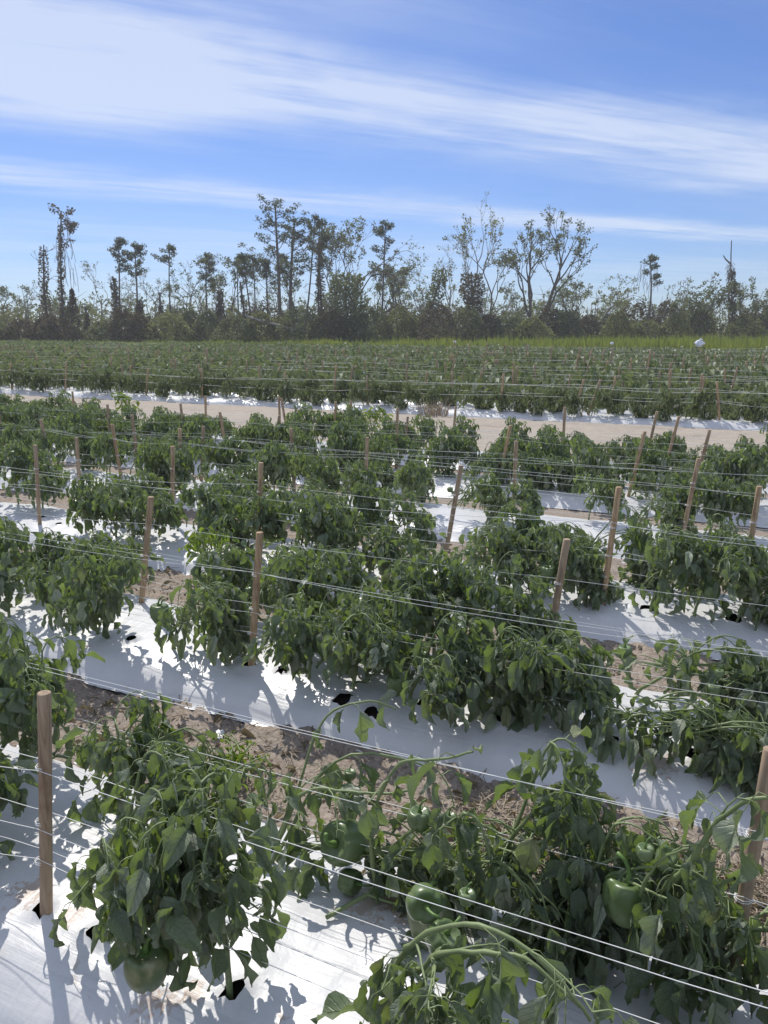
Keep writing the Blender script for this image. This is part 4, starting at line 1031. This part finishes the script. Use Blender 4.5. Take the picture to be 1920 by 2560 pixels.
TREES = [
('draped_snag', -31.7, 78.0, 12.5, .8, 'tall thin dead trunk draped with hanging vines, far left and higher than its neighbours'),
('vine_snag', -32.3, 76.0, 9.2, .2, 'thick vine-covered trunk just left of the tall draped trunk'),
('pine', -28.0, 84.0, 10.9, .4, 'left one of two neighbouring round-topped pines at the left'),
('pine', -25.7, 82.0, 10.2, .6, 'right one of two neighbouring round-topped pines at the left'),
('pine_thin', -22.6, 84.0, 10.2, .2, 'slim pine with small tilted crown, standing alone right of the twin pines'),
('pine', -18.8, 84.0, 9.2, .3, 'shorter pine with broad crown, left of the slim forked group'),
('broadleaf', -16.9, 86.0, 8.5, .4, 'airy grey-green tree between two pines left of centre'),
('pine_thin', -13.3, 80.0, 8.8, -.5, 'thin pine leaning left below the tallest pine'),
('pine_thin', -13.6, 84.0, 9.2, -.1, 'thin straight pine crossing the left-leaning one'),
('pine', -13.0, 88.0, 9.0, .3, 'small crowned pine immediately left of the tallest pine'),
('big_pine', -10.3, 78.0, 13.6, .1, 'tallest pine of the tree line with long open branches'),
('big_pine', -9.6, 80.0, 12.4, .7, 'second tall pine growing against the tallest one on its right'),
('pine_thin', -8.2, 80.0, 12.7, 1.6, 'slender pine leaning right, right of the two tallest'),
('pine', -6.9, 83.0, 12.3, .3, 'dark crowned pine behind the vine-wrapped trunk'),
('vine_snag_tall', -6.2, 78.0, 9.9, .2, 'tall dark trunk wrapped in vines near the centre'),
('broadleaf', -5.4, 86.0, 11.9, -.1, 'feathery grey tree right behind the vine-wrapped trunk'),
('pine', -.2, 84.0, 12.6, .2, 'pine with clumped dark crown right of the vine-smothered mass'),
('pale_bare', -30.4, 86.0, 8.2, .5, 'small pale bare tree left of the two round-topped pines'),
('pale_bare', -25.3, 88.0, 8.1, -.1, 'pale bare tree behind the right round-topped pine'),
('dark_bare', -19.5, 80.0, 8.6, -.4, 'dark much-branched half bare tree between slim pine and broad pine'),
('pale_tall', 9.0, 86.0, 12.5, .7, 'tall pale nearly bare tree with a fine oval crown right of centre'),
('broadleaf', 10.8, 84.0, 11.3, .9, 'open leafy tree touching the tall pale tree on its right'),
('broadleaf_big', 15.2, 80.0, 10.8, -1.5, 'large thinly leaved tree leaning left, left one of the right-hand pair'),
('broadleaf_big', 16.2, 79.0, 11.1, .9, 'large thinly leaved tree leaning right, right one of the right-hand pair'),
('bent_bare', 3.8, 84.0, 8.3, .3, 'small bent bare tree between centre pine and pale tall tree'),
('leaning_vine', 4.0, 78.0, 7.3, 1.6, 'dark vine-clad tree leaning strongly right'),
('vine_column', 8.5, 76.0, 6.8, 0, 'broad brown column of vines in front of the tall pale tree'),
('hanging_pine', 26.3, 80.0, 8.8, .6, 'crooked pine with vines hanging from its tufted crown at the right'),
('sprawl', 23.2, 84.0, 6.9, .7, 'low sprawling tree with bent branches left of the crooked pine'),
('sprawl', 21.2, 88.0, 7.0, -1.2, 'low half bare tree leaning left, behind the sprawling one'),
('spike', 34.5, 78.0, 9.8, -1.0, 'dead trunk ending in a dark bare spike, far right'),
('broadleaf_wide', 31.4, 80.0, 7.9, .6, 'wide brownish tree just left of the dead spike'),
('broadleaf_wide', 37.4, 80.0, 7.7, -1.0, 'wide brownish tree just right of the dead spike'),
('vine_mass', -3.3, 72.0, 6.5, 0, 'large dark mass of vines smothering a trunk, near the centre'),
('arching', -3.4, 80.0, 11.6, 1.3, 'tree with long bare arching branches above the vine mass'),
('cone_snag', -30.0, 76.0, 5.3, .1, 'cone-shaped vine-covered stump right of the tall draped trunk'),
('broken', -28.8, 76.0, 3.5, .2, 'short snapped trunk right of the cone-shaped stump'),
('broken', -21.7, 78.0, 5.0, 0, 'broken trunk with a split top below the slim pine'),
('broken', -14.2, 80.0, 6.1, .1, 'tall snapped dark trunk among the thin pines'),
('broken', -12.1, 74.0, 3.3, .1, 'short snapped trunk standing in front of the tallest pine'),
('vine_snag', -16.4, 80.0, 5.4, .1, 'vine-covered trunk below the airy grey-green tree'),
('vine_snag', -26.9, 79.0, 6.6, .4, 'vine-wrapped foot of the left round-topped pine'),
('vine_snag', -24.6, 79.0, 4.3, .2, 'low vine-covered trunk under the right round-topped pine'),
('pale_bare', -12.6, 92.0, 9.6, .3, 'pale bare tree far behind the thin pines'),
('pale_bare', -21.2, 92.0, 8.3, .1, 'pale bare tree far behind the dark branched tree'),
('dark_bare', -40.6, 84.0, 6.5, .8, 'dark half bare tree at the left photo edge'),
('pale_bare', -36.2, 80.0, 6.0, .2, 'low pale bare tree between the left edge and the vine-covered trunk'),
('pine_thin', -16.4, 90.0, 9.4, -.1, 'distant thin pine behind the airy grey-green tree'),
('broadleaf', 2.2, 88.0, 8.8, -.3, 'pale thin tree left of the small bent bare tree'),
('broadleaf', -4.5, 88.0, 10.9, .5, 'thin tree behind the vine mass'),
('pale_bare', 34.0, 92.0, 7.0, -.5, 'pale bare tree far behind the dead spike'),
('pale_bare', 28.4, 92.0, 6.1, -.3, 'pale bare tree right of the crooked pine'),
('broadleaf', -10.2, 92.0, 9.2, -.3, 'thin tree far behind the tallest pines'),
('pale_bare', 7.6, 88.0, 10.5, -.2, 'pale bare tree left of the tall pale tree'),
('pale_bare', 21.4, 90.0, 7.3, .4, 'pale bare tree behind the low half bare tree'),
('pale_bare', 12.6, 84.0, 6.0, .4, 'low pale bare tree in front of the right-hand pair'),
('dark_bare', 18.9, 82.0, 6.5, .5, 'low branched tree right of the right-hand pair'),
('broadleaf', -.9, 90.0, 8.0, .5, 'low thin tree behind the centre pine'),
]
for i, (t, x, y, h, ln, lab) in enumerate(TREES): tree(t, x, y, h, ln, lab, 2000 + i)
# thicket of vine-covered bushes
rb = random.Random(31)
def bush(x, y, rx, h, lab, m, seed, k):
    rg = random.Random(seed); pts = []; mb = MB()
    for _ in range(k):
        a = rg.uniform(0, 6.28); q = rg.random() ** .5; zc_ = rg.random() ** .8
        rr_ = rx * (1 - zc_ ** 2.2) ** .5 * (.55 + .45 * rg.random() ** .4) * (1 + .35 * noise.noise(Vector((math.cos(a) * 1.5, math.sin(a) * 1.5, zc_ * 2 + seed))))
        hz = h * zc_ * (1 + .35 * noise.noise(Vector((math.cos(a) * 1.2 + seed, math.sin(a) * 1.2, 3))))
        pts.append((rr_ * math.cos(a), rr_ * .8 * math.sin(a), hz + .02))
    for _ in range(14):
        a = rg.uniform(0, 6.28); p = Vector((math.cos(a) * rx * rg.random() * .8, math.sin(a) * rx * .5 * rg.random(), h * rg.uniform(.3, .8)))
        q = p + Vector((rg.gauss(0, .4), rg.gauss(0, .3), h * rg.uniform(.15, .55))); mb.tube([p, (p + q) / 2 + rvec(rg) * .15, q], [.03, .022, .012], 3, False)
    root = empty('thicket_bush', (x, y, 0), lab, 'bush', 'vine-covered bushes along the field edge')
    link('foliage', cards(pts, .15, M[m], seed, 'foliage', 1.5), root, kind='stuff'); link('branches', mb.mesh('branches', M['bark']), root, kind='stuff')
tonew = {'tree_leaf': 'dull green', 'olive_leaf': 'yellowish olive', 'vine': 'dark brown'}
xs = [-41 + 2.1 * i for i in range(40)]
for i, x in enumerate(xs):
    y = 71 + rb.uniform(-1.5, 3) + (5 if x > 14 else 0) + (2 if x > 26 else 0)
    m = rb.choice(('tree_leaf', 'vine', 'olive_leaf', 'olive_leaf', 'tree_leaf'))
    h = rb.uniform(1.9, 3.4) * (1.15 if x > 25 else 1)
    bush(x + rb.uniform(-.6, .6), y, rb.uniform(1.5, 2.4), h, '%s vine-covered bush, %s from the left in the thicket edge' % (tonew[m], ordw(i + 1)), m, 3000 + i, 1900)
for i in range(26):
    x = -44 + 3.5 * i + rb.uniform(-.8, .8); m = rb.choice(('tree_leaf', 'olive_leaf', 'vine'))
    h_ = rb.uniform(2.8, 4.2)
    bush(x, 79 + rb.uniform(0, 5), rb.uniform(2, 2.9), h_, '%s bush, %s from the left in the back of the thicket' % (tonew[m], ordw(i + 1)), m, 3100 + i, 1500)
# fallen pale log
mb = MB(); mb.tube([(-2.1, 0, 2.6), (-1, 0, 2.25), (.4, .1, 1.9), (1.9, .2, 1.45), (2.4, .2, 1.6)], [.10, .12, .14, .15, .09], 7)
mb.tube([(1.6, .2, 1.5), (2.3, .1, 1.95), (2.7, 0, 2.1)], [.08, .06, .03], 5)
link('fallen_log', mb.mesh('fallen_log', M['pale_bark']), loc=(-10.0, 70.2, 0), label='pale fallen log lying slanted on the thicket below the tallest pines', category='log')
# distant wood, one mass
rw = random.Random(61); mb = MB(); pts = []; vm = MB()
for i in range(420):
    x = rw.uniform(-75, 85); y = rw.uniform(96, 128); h = rw.uniform(3.6, 7.0); ln = rw.gauss(0, .7)
    tp = [Vector((x, y, 0)), Vector((x + ln * .4, y, h * .5)), Vector((x + ln, y, h))]; mb.tube(tp, [.10, .07, .025], 3, False)
    for _ in range(9):
        t = rw.uniform(.35, 1); p = at(tp, t); q = p + Vector((rw.gauss(0, .8), rw.gauss(0, .5), rw.uniform(.1, 1.0))); mb.tube([p, q], [.035, .015], 3, False)
        if rw.random() < .5: pts += blob(rw, q, .4, .35, 9)
    if rw.random() < .8: pts += blob(rw, Vector((x, y, rw.uniform(1, 2.2))), 1.9, 1.5, 80)
link('distant_wood', mb.mesh('distant_wood', M['pale_bark']), kind='stuff', label='far grey wood of thin trunks behind the tree line')
link('distant_foliage', cards(pts, .24, M['tree_leaf'], 9, 'distant_foliage', 1.5), kind='stuff', label='far grey-green undergrowth behind the tree line')
# ------------------------------------------------------------------ thin air haze over the field
if True:
    m = bpy.data.materials.new('air'); m.use_nodes = True; nt = m.node_tree; nt.nodes.clear()
    o = N('ShaderNodeOutputMaterial'); pv = N('ShaderNodeVolumePrincipled'); pv.inputs['Density'].default_value = .0009
    pv.inputs['Color'].default_value = (.94, .96, 1, 1); pv.inputs['Anisotropy'].default_value = .2; L(pv.outputs[0], o.inputs['Volume'])
    V = [(x, y, z) for z in (-1, 19) for x, y in ((-190, -8), (190, -8), (190, 160), (-190, 160))]
    me = bpy.data.meshes.new('haze'); me.from_pydata(V, [], [(3, 2, 1, 0), (4, 5, 6, 7), (0, 1, 5, 4), (1, 2, 6, 5), (2, 3, 7, 6), (3, 0, 4, 7)]); me.materials.append(m)
    link('haze', me, kind='stuff', label='faint bluish haze in the air over the field')
